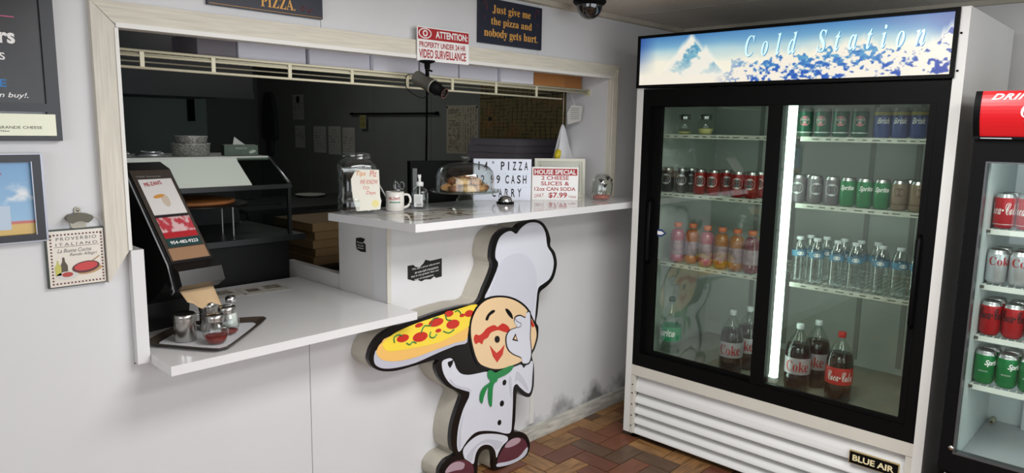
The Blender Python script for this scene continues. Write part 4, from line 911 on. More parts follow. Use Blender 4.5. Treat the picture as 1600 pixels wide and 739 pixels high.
# tray
tp = [(.343, .045), (.352, .012), (.470, -.158), (.500, -.164), (.540, -.150), (.745, .050), (.762, .080), (.748, .110), (.560, .205), (.520, .208), (.42, .16)]
def inset(pts, k):
    cx_ = sum(p[0] for p in pts)/len(pts); cy_ = sum(p[1] for p in pts)/len(pts)
    return [(cx_+(a-cx_)*k, cy_+(b-cy_)*k) for a, b in pts]
r = tag(empty('serving_tray', (0, 0, LZ+.0005)), 'dark brown serving tray holding the shakers on the low counter', 'tray')
tout = spline([(.345, .045), (.372, .0), (.468, -.150), (.502, -.164), (.545, -.143), (.735, .040), (.760, .082), (.735, .115), (.545, .203), (.505, .200), (.365, .085)], 3)
bm = bmesh.new(); rings = []
for k_, z_ in ((.86, 0), (.90, .002), (1, .014), (1.0, .016), (.975, .0145), (.88, .004), (.86, .003)):
    rings.append([bm.verts.new((a, b, z_)) for a, b in inset(tout, k_)])
for a_, b_ in zip(rings, rings[1:]):
    n = len(a_)
    for i in range(n): bm.faces.new((a_[i], a_[(i+1) % n], b_[(i+1) % n], b_[i]))
bm.faces.new(rings[0][::-1]); bm.faces.new(rings[-1])
fin('tray_body', bm, mat('tray brown', (62, 52, 44), .45, var=.15, vscale=20), r)
slab('tray_liner', inset(tout, .80), .0032, .0042, mat('tray liner', (206, 206, 210), .6, var=.06), r)
TZ = LZ+.0005+.0047
r = tag(empty('steel_dredger', (.456, .026, TZ)), 'round stainless steel dredger at the front left of the tray', 'shaker')
lathe('cup', [(0, 0), (.032, 0), (.034, .003), (.034, .066)], steel, r, 32); lathe('screw_lid', [(.035, .066), (.036, .068), (.0345, .071), (.036, .074), (.0345, .077), (.036, .080), (.035, .088), (.031, .092), (.028, .090), (0, .0905)], steel, r, 32)
pf_ = mat('red pepper flakes', (112, 26, 18), .8, bump=.6)
shaker_p = shaker_jar('pepper_shaker', clear, pf_, .026)(); shaker_p.location = (.515, -.07, TZ); tag(shaker_p, 'glass shaker of red pepper flakes at the front of the tray', 'shaker')
sj = shaker_jar('pepper_shaker', clear, pf_, .012)(); sj.location = (.588, .005, TZ); tag(sj, 'glass shaker just behind the red pepper flakes', 'shaker')
r = tag(empty('steel_dredger', (.565, .098, TZ)), 'steel shaker with a handle, half hidden under the napkin', 'shaker')
lathe('cup', [(0, 0), (.029, 0), (.03, .003), (.03, .07)], steel, r, 28); lathe('screw_lid', [(.031, .07), (.032, .074), (.031, .078), (.032, .082), (.031, .096), (.026, .1), (0, .1)], steel, r, 28)
tube('handle', spline([(-.03, 0, .06), (-.05, 0, .055), (-.052, 0, .03), (-.03, 0, .018)], 4, False), .003, steel, r, 6)
r = tag(empty('salt_shaker', (.637, .083, TZ)), 'tall glass salt shaker with a metal top on the tray', 'shaker')
lathe('jar_glass', [(0, .002), (.023, 0), (.0245, .004), (.019, .06), (.016, .085), (.016, .092)], clear, r, 10, smooth=False); lathe('salt', [(0, .004), (.0215, .003), (.0175, .05), (0, .056)], mat('salt', (226, 226, 224), .9), r, 14); lathe('metal_top', [(.0165, .088), (.018, .09), (.018, .104), (.014, .11), (0, .111)], chrome, r, 20)
# flyers lying at the back of the low counter
def news(U, V):
    c = colr(U, (196, 192, 182)); n = vnoise(U*16, V*10, 13)
    c = mixc(c, colr(U, (96, 82, 70)), (((U > .12) & (U < .42) & (V > .3) & (V < .72)) | ((U > .55) & (U < .92) & (V > .42) & (V < .85))).astype(float)*np.clip(n*1.6-.1, 0, 1)); c = mixc(c, colr(U, (130, 126, 120)), ((np.sin(V*90) > .3) & (vnoise(U*30, V*22, 5) > .5)).astype(float)*.6)
    return c
for i, (x_, y_, rz_) in enumerate(((.80, .59, .1), (1.005, .575, -.12))):
    r = tag(empty('flyer', (x_, y_, LZ+.0012), rz_), ('printed flyer lying at the back of the low counter, left one', 'printed flyer lying at the back of the low counter, right one')[i], 'flyer')
    o = inkpanel('flyer_sheet', -.10, .10, -.075, .075, 50, 36, news, prt, r); o.rotation_euler = (-math.pi/2, 0, 0)
    sm = o.modifiers.new('thick', 'SOLIDIFY'); sm.thickness = .0006; sm.offset = 0

# ------------------------------------------------------------------ on the high counter
r = tag(empty('tip_jar', (1.246, .205, UZ+.0005), math.radians(-20)), 'large square clear plastic tip jar with a handwritten paper sign', 'jar')
def sq(a, z):
    c_, s_ = abs(math.cos(a)), abs(math.sin(a)); k = (c_**5+s_**5)**(-1/5)
    return k if z < .205 else 1+(k-1)*max(0, (.222-z)/.017)
lathe('jar_body', [(0, .004), (.06, 0), (.070, .006), (.073, .02), (.073, .06), (.069, .07), (.069, .165), (.073, .178), (.073, .2), (.066, .213), (.058, .222), (.056, .226), (.056, .245), (.054, .247)], clearpl, r, 40, sq)
lathe('neck_ring', [(.0565, .225), (.059, .226), (.059, .246), (.0565, .248)], clearpl, r, 36)
pw = empty('paper_note'); pw.parent = r; pw.location = (.018, -.0755, .014); pw.rotation_euler = (0, 0, math.radians(-8)); pw.scale = (.84, 1, 1.02)
prism('note_sheet', [(-.045, .0), (.068, .006), (.074, .04), (.068, .06), (.064, .165), (-.045, .168), (-.07, .128), (-.062, .05)], -.001, 0, mat('note paper', (226, 222, 208), .7, var=.04), pw)
orng = mat('orange marker', (222, 140, 70), .6); rmk = mat('red marker', (206, 92, 84), .6)
text('Tips', -.022, .148, .045, .024, orng, pw, -.0014, shear=.3, bold=.005); text('Plz', .036, .15, .034, .024, rmk, pw, -.0014, shear=.2)
text('WE KNOW', .016, .117, .085, .018, rmk, pw, -.0014, shear=.2); text('TO', .0, .093, .03, .012, rmk, pw, -.0014, shear=.2); text('Days', .024, .072, .045, .018, rmk, pw, -.0014, shear=.2)
prism('marker_sun', EL(.045, .03, .018, .015), -.0013, -.0011, mat('yellow marker', (228, 216, 150), .7), pw)
def marble(U, V):
    n = vnoise(U*7+2*vnoise(U*4, V*4, 91), V*5, 92); c = colr(U, (214, 212, 202)); c = mixc(c, colr(U, (160, 150, 126)), np.clip((n-.5)*5, 0, 1)); c = mixc(c, colr(U, (110, 84, 54)), np.clip((n-.60)*9, 0, 1))
    return mixc(c, colr(U, (34, 32, 30)), np.clip((vnoise(U*9, V*6, 95)-.68)*14, 0, 1))
r = tag(empty('counter_pattern', (1.46, -.03, UZ+.0004)), 'glossy marbled pattern under the mug and tip jar', 'counter film')  # brown and black marbling laid over the counter top
o = inkpanel('pattern_sheet', -.20, .22, -.13, .12, 70, 40, marble, printmat('marbled pattern', .08), r); o.rotation_euler = (-math.pi/2, 0, 0)
# mug with pens
r = tag(empty('coffee_mug', (1.410, .165, UZ+.0005), math.radians(-40)), 'white printed coffee mug holding pens and scissors', 'mug')
wc = mat('white ceramic', (228, 224, 216), .2)
lathe('mug_cup', [(0, .003), (.034, 0), (.039, .004), (.0395, .082), (.0375, .083), (.0365, .078), (.036, .008), (0, .006)], wc, r, 32)
tube('handle', spline([(.038, 0, .07), (.058, 0, .068), (.066, 0, .045), (.056, 0, .022), (.038, 0, .014)], 5, False), .0052, wc, r, 8)
wtext(r, "PIE-ZAN'S", .05, .013, .056, inkred, R=.0398, bold=.015); lathe('green_line', [(.0398, .038), (.0398, .044)], wc, r, 32)
bm = bmesh.new()
for k in range(6): a = -.5+.2*k; R_ = .0401; vs = [bm.verts.new((math.sin(t)*R_, -math.cos(t)*R_, z)) for t, z in ((a, .036), (a+.14, .036), (a+.14, .043), (a, .043))]; bm.faces.new(vs)
fin('green_print', bm, mat('mug green', (60, 122, 92), .4), r)
# things standing in the mug are things of their own
def pen(name, dx, dy, tx_, ty_, ln, m, lab, cat):
    o = tag(empty(name, (1.410+dx, .165+dy, UZ+.008)), lab, cat); tube('barrel', [(0, 0, 0), (tx_*.85, ty_*.85, ln*.85)], .0035, m, o, 8); tube('tip', [(tx_*.85, ty_*.85, ln*.85), (tx_, ty_, ln)], [.0035, .0012], steel, o, 8)
whp = mat('pen grey', (176, 174, 170), .4)
pen('pen', -.006, .006, -.062, .035, .128, whp, 'grey pen leaning left in the coffee mug', 'pen'); pen('pen', .004, -.002, .006, .012, .125, whp, 'pale pen standing upright in the coffee mug', 'pen')
r = tag(empty('scissors', (1.422, .158, UZ+.008), math.radians(-40)), 'grey scissors standing handle up in the mug', 'scissors')
prism('blades', [(-.004, 0), (.004, 0), (.008, .085), (-.006, .085)], -.002, 0, steel, r)
for sx_ in (-.009, .016): tube('finger_loop', [(sx_+.010*math.cos(t), -.001, .10+.016*math.sin(t)) for t in [k*math.pi/8 for k in range(17)]], .003, mat('scissor grip', (104, 106, 108), .4), r, 6)
# hand sanitiser
r = tag(empty('sanitizer_bottle', (1.545, .165, UZ+.0005), math.radians(-40)), 'clear hand sanitizer pump bottle between mug and cake dome', 'bottle')
lathe('bottle', [(0, .002), (.036, 0), (.038, .004), (.038, .07), (.033, .085), (.018, .095), (.015, .1)], clearpl, r, 28, lambda a, z: 1 if z > .09 else (.78+.22*abs(math.cos(a))))
lathe('gel', [(0, .004), (.034, .003), (.0355, .006), (.0355, .05), (0, .05)], glass('gel', (235, 240, 242), .03, .3, 3), r, 24, lambda a, z: .78+.22*abs(math.cos(a)))
whpl = mat('white plastic', (224, 224, 222), .4)
pu = lathe('pump_collar', [(0, .1), (.017, .1), (.017, .117), (.008, .12), (.006, .122), (.006, .14), (0, .14)], whpl, r, 20)
boxes('pump_head', [(-.007, .007, -.03, .009, .14, .151), (-.004, .004, -.034, -.03, .134, .149)], whpl, pu, bevel=.001); tube('dip_tube', [(0, 0, .1), (0, .002, .008)], .0035, whpl, pu, 6)
bm = bmesh.new(); bx(bm, -.024, .014, -.0345, -.0338, .012, .066); lb = fin('bottle_label', bm, mat('sanitizer label', (214, 214, 212), .5), r)
boxes('barcode', [(-.012+.0028*k, -.0108+.0028*k, -.0350, -.0346, .016, .026) for k in range(8)], ink, lb); boxes('print_lines', [(-.021, .009-.003*(k % 3), -.0350, -.0346, .032+.006*k, .0335+.006*k) for k in range(5)], mat('label grey', (140, 140, 142), .5), lb)
# cake stand with glass dome and pastries
CX, CYk = 1.735, .075
r = tag(empty('cake_stand', (CX, CYk, UZ+.0005)), 'glass cake stand on a splayed foot under the dome', 'cake stand')
lathe('foot', [(.056, 0), (.058, .003), (.048, .022), (.030, .058), (.026, .070)], clear, r, 12, smooth=False); lathe('plate', [(0, .070), (.138, .070), (.158, .073), (.161, .079), (.157, .081), (.136, .076), (0, .076)], glass('plate glass', (206, 214, 206), .10, .6, 2), r, 40)
PZ = UZ+.0005+.0585
r = tag(empty('cake_dome', (CX, CYk, UZ+.077)), 'clear glass cake dome covering the pastries', 'cake dome')
lathe('dome_glass', [(.132, .0), (.132, .004), (.131, .065), (.126, .088), (.108, .108), (.076, .120), (.03, .126), (.0, .127)], glass('dome glass', (246, 250, 248), .07, .75, 2.2), r, 48)
lathe('knob', [(.010, .127), (.011, .132), (.018, .141), (.021, .149), (.017, .157), (0, .159)], clear, r, 20)
crumb = [mat('pastry golden', (196, 142, 84), .8, var=.35, vscale=40, bump=.5), mat('pastry brown', (146, 94, 56), .8, var=.35, vscale=40, bump=.5), mat('pastry pale', (216, 178, 124), .8, var=.3, vscale=40, bump=.5)]
PN = ['golden', 'browned', 'pale']
pc = 0
def pastry(k):
    def mk():
        r = empty('pastry'); bm = bmesh.new(); rr = np.random.default_rng(k+3)
        bmesh.ops.create_icosphere(bm, subdivisions=3, radius=1)
        for v in bm.verts:
            n = v.co.normalized(); f = 1+.14*math.sin(7*n.x+3*n.y+k)*math.cos(6*n.y-2*n.z)+.06*math.sin(19*n.x+13*n.z)
            v.co = Vector((n.x*.035*f, n.y*.025*f, max(n.z*.019*f, -.012)+.012))
        fin('pastry_body', bm, crumb[k], r, smooth=True)
        bm = bmesh.new()
        for _ in range(14):
            a = rr.random()*6.28; q_ = rr.random()*.7; x_, y_ = .034*q_*math.cos(a), .024*q_*math.sin(a); z_ = .012+.017*math.sqrt(max(0, 1-q_*q_))*1.02
            bmesh.ops.create_icosphere(bm, subdivisions=1, radius=.0042, matrix=Matrix.Translation((x_, y_, z_)))
        fin('nut_topping', bm, crumb[(k+1) % 3], r)
        return r
    return mk
PP = [Proto(pastry(k)) for k in range(3)]
spots = [(.080*math.cos(t), .080*math.sin(t), 0) for t in [k*2*math.pi/8+.2 for k in range(8)]]+[(.033*math.cos(t), .033*math.sin(t), 0) for t in (.4, 2.5, 4.6)]+[(.052*math.cos(t), .052*math.sin(t), .028) for t in (0, 1.26, 2.5, 3.77, 5.0)]+[(0, 0, .036)]
for i, (a, b, c) in enumerate(spots):
    PP[i % 3].put((CX+a, CYk+b, UZ+.0775+c), i*1.1, '%s nutty pastry under the glass dome, %s' % (PN[i % 3], 'on the pile' if c else 'on the stand'), 'pastry', '%s pastries %s' % (PN[i % 3], 'on the pile' if c else 'on the stand'))
# service bell
r = tag(empty('service_bell', (1.995, .075, UZ+.0005)), 'chrome service bell on a black base', 'bell')
lathe('bell_base', [(0, 0), (.042, 0), (.043, .008), (.039, .011), (0, .011)], blackm, r, 28); lathe('bell_dome', [(.037, .012), (.036, .02), (.03, .032), (.018, .04), (0, .043)], chrome, r, 28); lathe('plunger', [(.003, .042), (.003, .048), (.006, .05), (.005, .054), (0, .055)], chrome, r, 14)
# cinema light box sign
r = tag(empty('letter_light_box', (2.085, .185, UZ+.0005), math.radians(-38)), 'white letter box sign pricing a 14 inch pizza', 'sign')
lbw, lbh = .290, .208
box('box_body', -lbw/2, lbw/2, 0, .04, 0, lbh, mat('light box body', (214, 216, 222), .4), r, bevel=.002)
for k in range(3): box('letter_row', -lbw/2+.003, lbw/2-.003, -.002, -.0002, .004+k*.067, .004+k*.067+.0655, mat('light box front', (222, 226, 238), .35), r); 
for k in range(2): box('row_rail', -lbw/2+.002, lbw/2-.002, -.005, -.0021, .068+k*.067, .0715+k*.067, glass('row rail', (235, 238, 240), .1, .4, 2), r)
def letters(s, z, x0, step, h):
    for i, ch in enumerate(s):
        if ch != ' ': text(ch, x0+step*i, z, .006 if ch in '1I' else .004 if ch == '.' else .0185, .006 if ch == '.' else h, ink, r, -.0022, name='letter', bold=.02)
letters('PIZZA', .174, .0, .0295, .042)
letters('14', .174, -.118, .034, .042); text('"', -.048, .19, .009, .012, ink, r, -.0022, name='letter', bold=.01)
letters('12', .107, -.126, .027, .042); letters('.', .088, -.080, .02, .042); letters('99', .107, -.05, .0285, .042); letters('CASH', .107, .023, .0295, .042)
letters('CARRY', .040, -.042, .032, .042)
# house special sign
r = tag(empty('price_sign', (2.325, .045, UZ+.0005), math.radians(-42)), 'white HOUSE SPECIAL cheese slices sign with red letters', 'sign')
hw_, hh_ = .236, .168
box('sign_board', -hw_/2, hw_/2, 0, .005, 0, hh_, inkwhite, r); box('easel_leg', -.02, .02, .005, .035, 0, .1, inkwhite, r)
boxes('sign_edge', [(-hw_/2-.003, -hw_/2, -.001, .006, 0, hh_), (hw_/2, hw_/2+.003, -.001, .006, 0, hh_)], mat('sign edge beige', (170, 156, 140), .5), r)
box('red_band', -hw_/2+.006, hw_/2-.006, -.0006, -.0001, hh_-.042, hh_-.008, inkred, r)
text('HOUSE SPECIAL', 0, hh_-.025, .212, .024, inkwhite, r, -.0008, bold=.025)
for s_, z_, w_, h_, k_ in (('2 CHEESE', .113, .14, .02, 0), ('SLICES &', .085, .145, .02, 0), ('12oz CAN SODA', .057, .21, .019, 0)): text(s_, 0, z_, w_, h_, inkred, r, -.0003, bold=.015)
text('ONLY', -.08, .024, .05, .017, inkred, r, -.0003, shear=.2, rot=(0, -.15, 0)); text('$7.99', .015, .024, .095, .03, inkred, r, -.0003, bold=.02); text('+tax', .09, .018, .04, .012, inkred, r, -.0003)
# framed certificate behind it
r = tag(empty('picture_frame', (2.472, .135, UZ+.0005), math.radians(-40), ), 'pale silver framed certificate leaning behind the house special sign', 'picture')
fw2, fh2 = .272, .205
r.rotation_euler = (math.radians(-6), 0, math.radians(-40))
boxes('frame', [(-fw2/2, -fw2/2+.016, 0, .016, 0, fh2), (fw2/2-.016, fw2/2, 0, .016, 0, fh2), (-fw2/2+.016, fw2/2-.016, 0, .016, 0, .016), (-fw2/2+.016, fw2/2-.016, 0, .016, fh2-.016, fh2)], mat('silver frame', (176, 174, 160), .4, metal=.3), r, bevel=.002)
def cert(U, V):
    c = colr(U, (206, 206, 192)); b_ = np.minimum(np.minimum(U, 1-U), np.minimum(V, 1-V)); c = mixc(c, colr(U, (150, 150, 138)), ((b_ > .05) & (b_ < .065)).astype(float))
    return mixc(c, colr(U, (140, 140, 132)), ((np.sin(V*55) > .75) & (vnoise(U*24, V*18, 2) > .45) & (b_ > .12)).astype(float)*.8)
inkpanel('certificate', -fw2/2+.016, fw2/2-.016, .016, fh2-.016, 50, 40, cert, prt, r, .006)
# painted glass globe jar
r = tag(empty('mint_jar', (2.545, -.085, UZ+.0005)), 'small round glass jar painted with paw prints, at the counter end', 'jar')
lathe('jar_glass', [(0, .003), (.04, 0), (.05, .01), (.056, .04), (.056, .08), (.05, .108), (.036, .126), (.022, .134), (0, .137)], glass('globe glass', (240, 243, 240), .08, .75, 1.8), r, 32)
lathe('mints', [(0, .005), (.038, .003), (.047, .012), (.046, .022), (0, .028)], mat('red mints', (196, 112, 100), .5, var=.5, vscale=60, bump=.6), r, 24)
for a_, z_ in ((-1.0, .1), (-.35, .112), (.35, .1), (-.65, .075), (.75, .075), (1.0, .05)):
    p_ = empty('paw_print'); p_.parent = r; p_.rotation_euler = (0, 0, a_)
    R_ = .0562 if z_ < .09 else .053
    for dx, dz, s_ in ((0, 0, .008), (-.009, .009, .004), (0, .012, .004), (.009, .009, .004)): wdisc(p_, R_, s_, z_+dz*.8, ink, .0012, 'paw_pad').rotation_euler = (0, 0, dx/R_)

# ------------------------------------------------------------------ kitchen: wire shelf and boxes over the opening
r = tag(empty('wire_shelf', (0, .12, 0)), 'white wire shelf across the top of the serving opening', 'shelf')
wv = mat('ivory wire', (214, 208, 180), .4)
tube('front_rail', [(OX0+.004, 0, 1.795), (OX1-.004, 0, 1.783)], .0045, wv, r, 8); tube('front_rail', [(OX0+.004, .004, 1.780), (OX1-.004, .004, 1.768)], .004, wv, r, 8); tube('front_rail', [(OX0+.004, 0, 1.743), (2.45, 0, 1.729)], .0045, wv, r, 8)
bm = bmesh.new(); n = 95
for i in range(n+1):
    xx = OX0+.01+(OX1-OX0-.02)*i/n; zz = 1.799-.012*i/n; tube_bm([(xx, .005, zz), (xx, .27, zz)], .0013, 5, bm)
fin('deck_wires', bm, wv, r)
for yy, dz in ((.012, -.002), (.27, -.006)): tube('cross_rail', [(OX0+.004, yy, 1.789+dz), (OX1-.004, yy, 1.777+dz)], .003, wv, r, 6)
for xx in (.405, .63, .91, 1.175, 1.445, 1.695, 1.967, 2.251):
    z_ = 1.743-.0058*(xx-.3); box('lip_stay', xx-.0065, xx+.0065, -.003, .002, z_, z_+.052, wv, r)
boxes('wall_clip', [(OX0+.001, OX0+.006, -.01, .03, 1.765, 1.80), (OX1-.006, OX1-.001, -.01, .03, 1.755, 1.79)], wv, r)
def pbox(x0, x1, y0, y1, z0, z1, m, name, lab, grp=None):
    o = tag(empty(name, ((x0+x1)/2, y0, z0)), lab, 'box', grp); w_ = (x1-x0)/2; d_ = y1-y0; h_ = z1-z0
    box('box_tray', -w_, w_, 0, d_, 0, h_*.88, m, o); box('box_lid', -w_-.001, w_+.001, -.002, d_, h_*.88+.0005, h_, m, o)
    return o
pw_ = mat('white pizza board', (226, 224, 232), .6, var=.02); br_ = mat('brown pizza board', (176, 118, 64), .7, var=.08); gb_ = mat('grey pizza board', (128, 122, 128), .7, var=.05)
xs = [(.60, .735, gb_, 'grey'), (.74, 1.00, pw_, 'white'), (1.015, 1.285, pw_, 'white'), (1.29, 1.52, pw_, 'white'), (1.545, 1.765, pw_, 'white'), (1.77, 2.01, pw_, 'white'), (2.015, 2.245, pw_, 'white'), (2.25, 2.49, br_, 'brown'), (2.495, 2.665, br_, 'brown')]
wi = bi = 0
for a, b, m_, c_ in xs:
    z0 = 1.8015-.012*(a-OX0)/(OX1-OX0)
    if c_ == 'white': lab = 'white folded pizza box on the wire shelf, %s white one from the left' % ORD[wi]; wi += 1
    elif c_ == 'brown': lab = 'brown pizza box on the wire shelf, %s' % ('left of the two' if bi == 0 else 'at the right end'); bi += 1
    else: lab = 'grey box at the left end of the wire shelf row'
    pbox(a, b, .135+random.uniform(0, .03) if c_ != 'grey' else .17, .385, z0, z0+.075 if c_ != 'brown' else z0+.07, m_, 'pizza_box', lab, 'boxes on the wire shelf')
# carrier bag and tag hanging by the right jamb
hx, hy = 2.60, .235
r = tag(empty('carrier_bag', (hx, hy, 1.40)), 'white plastic carrier bag with a yellow patch hanging from the wire shelf', 'bag')
bm = bmesh.new(); rings = []
for k in range(13):
    t = k/12; z_ = .20*(1-t); wd_ = .008+.062*t**.8; 
    rings.append([bm.verts.new((wd_*math.cos(a)*(1+.25*math.sin(5*a+t*3)*t)+.012*t, .55*wd_*math.sin(a)*(1+.3*math.sin(3*a+2)*t), z_+.006*math.sin(4*a)*t)) for a in [2*math.pi*i/28 for i in range(28)]])
for a_, b_ in zip(rings, rings[1:]):
    for i in range(28): bm.faces.new((a_[i], a_[(i+1) % 28], b_[(i+1) % 28], b_[i]))
bm.faces.new(rings[0][::-1]); bm.faces.new(rings[-1])
fin('bag_film', bm, mat('bag plastic', (224, 224, 226), .35, var=.05), r, smooth=True)
tube('hanging_cord', [(0, 0, .19), (.002, 0, .372)], .003, mat('cord', (170, 160, 140), .6), r, 6)
lathe('yellow_patch', [(.0, -.028), (.014, -.02), (.019, 0), (.014, .026), (0, .034)], mat('yellow patch', (222, 200, 40), .5), r, 16, loc=(-.052, -.012, .035), rot=(0, .35, 0))
r = tag(empty('hanging_tag', (2.60, .165, 1.60)), 'pale printed paper tag hanging beside the jamb', 'tag')
o = prism('tag_sheet', [(-.03, -.0), (.045, .02), (.055, .10), (-.01, .105), (-.035, .06)], -.001, 0, mat('tag paper', (186, 184, 178), .6), r); o.rotation_euler = (0, 0, -.5)
boxes('tag_lines', [(-.015, .035, -.0016, -.0011, .03+.011*k, .033+.011*k) for k in range(6)], mat('tag ink', (120, 120, 118), .6), r, rot=(0, 0, -.5))
tube('tag_string', [(.01, -.004, .10), (.0, .02, .17)], .0012, whpl, r, 5)

# ------------------------------------------------------------------ kitchen: heated pizza display and its bench
kb = mat('bench black', (12, 12, 13), .5, spec=.2)
r = tag(empty('display_bench', (0, 0, 0)), 'black bench behind the low counter carrying the pizza warmer', 'bench')
box('bench_front', .02, 1.235, .765, .80, 0, 1.035, kb, r); box('bench_top', .02, 1.31, .74, 1.35, 1.036, 1.062, mat('bench top', (30, 31, 32), .35), r); box('bench_side', 1.20, 1.235, .801, 1.35, 0, 1.035, kb, r)
r = tag(empty('pizza_warmer', (0, 0, 1.0625)), 'glass pizza warmer with a sloping bright canopy', 'display case')
dkm = mat('warmer trim', (50, 52, 52), .35, metal=.5)
Z0 = 1.0625
boxes('corner_post', [(1.25, 1.266, .785, .80, 0, .215), (.06, .076, .785, .80, 0, .215), (1.18, 1.196, 1.30, 1.316, 0, .35), (.06, .076, 1.30, 1.316, 0, .35)], dkm, r)
box('lower_rail', .06, 1.266, .775, .799, .216, .236, dkm, r)
def quad(name, P4, m, parent, th=.004):
    bm = bmesh.new(); v = [bm.verts.new(p) for p in P4]; f = bm.faces.new(v); bm.normal_update(); n_ = f.normal.copy()
    w_ = [bm.verts.new(Vector(p)-n_*th) for p in P4]; k = len(P4)
    bm.faces.new(w_[::-1])
    for i in range(k): bm.faces.new((v[i], w_[i], w_[(i+1) % k], v[(i+1) % k]))
    return fin(name, bm, m, parent)
quad('canopy', [(.06, .785, .238), (1.075, .785, .238), (1.04, .865, .356), (.06, .865, .356)], mat('canopy pale reflection', (232, 238, 224), .3), r)  # pale colour and steep slope stand in for a bright reflection
quad('canopy_glass', [(1.08, .785, .238), (1.262, .785, .238), (1.198, .865, .358), (1.045, .865, .358)], glass('canopy glass', (196, 206, 200), .10, .6, 3), r)
quad('end_glass', [(1.262, .80, .001), (1.262, 1.30, .001), (1.20, 1.30, .355), (1.20, .87, .355), (1.262, .80, .235)], glass('end glass', (220, 226, 224), .04, .4, 3), r)
box('top_panel', .06, 1.20, .866, 1.32, .346, .3645, mat('warmer top', (204, 206, 196), .35), r)
tube('edge_trim', [(1.264, .785, .240), (1.20, .866, .362)], .004, alu, r, 6)
box('back_panel', .08, 1.25, 1.302, 1.31, 0, .345, kdark, r)
for yy, zz in ((.84, .14), (1.10, .14)): tube('rack_rail', [(.08, yy, zz), (1.25, yy, zz)], .004, steel, r, 6)
for a_, b_ in ((1.0, .95), (.70, .95), (1.0, .836)): box('rack_leg', a_, a_+.006, b_, b_+.006, .001, .136, steel, r)
p = tag(empty('pizza', (.87, .97, Z0+.146)), 'whole cheese pizza on a dark pan inside the warmer', 'pizza')
lathe('pan', [(0, 0), (.235, 0), (.245, .006), (.24, .008), (0, .004)], mat('pan dark', (40, 38, 36), .35, metal=.5), p, 40); lathe('crust', [(.0, .0085), (.185, .009), (.19, .018), (.178, .026), (.165, .02), (0, .02)], mat('pizza crust', (150, 92, 46), .7, var=.4, vscale=16), p, 40); lathe('cheese_top', [(.166, .0205), (.1, .023), (0, .024)], mat('pizza cheese', (172, 108, 44), .6, var=.5, vscale=14), p, 32)
# on top of the warmer
TZ2 = Z0+.365
foil = mat('crimped foil', (206, 204, 196), .4, metal=.5, var=.65, vscale=130, bump=.8, bscale=160)
crimp = lambda a, z: 1+.012*math.cos(60*a)
r = tag(empty('foil_pans', (.895, 1.0, TZ2)), 'larger stack of crimped foil pans on the warmer', 'foil pans')
lathe('pan_stack', [(0, 0), (.076, 0), (.081, .052), (.085, .054), (.083, .057), (0, .054)], foil, r, 80, crimp)
r = tag(empty('foil_pans', (.897, 1.0, TZ2+.0575)), 'smaller stack of foil pans on top of the larger one', 'foil pans')
lathe('pan_stack', [(0, 0), (.064, 0), (.069, .027), (.072, .029), (.07, .032), (0, .03)], foil, r, 72, crimp)
for x_, lab in ((.583, 'flat silver platter at the left on top of the warmer'), (.722, 'flat silver platter beside the foil pans')):
    r = tag(empty('silver_platter', (x_, 1.0, TZ2)), lab, 'platter'); lathe('platter_disc', [(0, 0), (.052 if x_ < .65 else .058, 0), (.056 if x_ < .65 else .063, .008), (.05, .016), (0, .019)], mat('lid silver', (190, 190, 190), .3, metal=.8), r, 32); lathe('platter_rim', [(.040, .0165), (.044, .021), (.040, .022), (.036, .018)], MATS['lid silver'], r, 32)
r = tag(empty('tissue_box', (1.118, .99, TZ2), math.radians(-15)), 'green tissue box on the right of the warmer', 'tissue box')
box('carton', -.075, .075, -.045, .045, 0, .048, mat('tissue green', (62, 84, 64), .5, var=.3, vscale=30), r, bevel=.002); box('top_print', -.07, .07, -.04, .04, .0482, .049, mat('tissue top', (120, 132, 112), .5), r)
text('HEALTH', .0, .034, .05, .009, mat('tissue ink', (170, 182, 160), .5), r, -.0455); prism('leaf_print', EL(.05, .018, .016, .007, .3), -.0458, -.0452, MATS['tissue ink'], r)
bm = bmesh.new(); vs = [bm.verts.new(p_) for p_ in ((-.03, -.004, .049), (.028, .004, .049), (.01, .006, .062), (-.022, -.002, .086))]; bm.faces.new(vs)
o = fin('tissue', bm, mat('tissue white', (206, 206, 196), .8), r); o.modifiers.new('thick', 'SOLIDIFY').thickness = .0008
# cartons stacked below the high counter on the kitchen side
r = tag(box('under_shelf', 1.30, 2.65, .37, .80, .55, .60, kdark), 'dark kitchen shelf under the high counter', 'shelf')
boxes('shelf_leg', [(1.30, 1.34, .38, .42, 0, .549), (2.6, 2.64, .38, .42, 0, .549), (1.30, 1.34, .74, .78, 0, .549), (2.6, 2.64, .74, .78, 0, .549)], kdark, r)
kr = mat('kraft carton', (128, 102, 66), .8, var=.1)
tb_ = tag(box('kitchen_bench', 1.33, 2.3, .86, 1.5, .83, .855, kdark), 'dark kitchen bench behind the half wall', 'bench')
boxes('bench_leg', [(1.34, 1.38, .87, .91, 0, .829), (2.25, 2.29, .87, .91, 0, .829), (1.34, 1.38, 1.45, 1.49, 0, .829), (2.25, 2.29, 1.45, 1.49, 0, .829)], kdark, tb_)
for k in range(5):
    pbox(1.46+.012*(k % 2), 1.86+.012*(k % 2), .93, 1.33, .8555+.044*k, .8555+.044*k+.042, kr, 'pizza_box', 'kraft pizza box behind the half wall, %s from the bottom' % ORD[k], 'kraft boxes behind the half wall')
r = tag(empty('receipt_printer', (1.335, .56, .605), math.radians(8)), 'black slip printer lying low behind the half wall', 'printer')
box('printer_body', -.028, .12, -.13, .13, 0, .27, mat('printer black', (30, 30, 31), .4), r, bevel=.006); boxes('paper_slip', [(-.015, .05, -.11, .09, .2705, .279)], mat('slip grey', (150, 150, 148), .6), r)
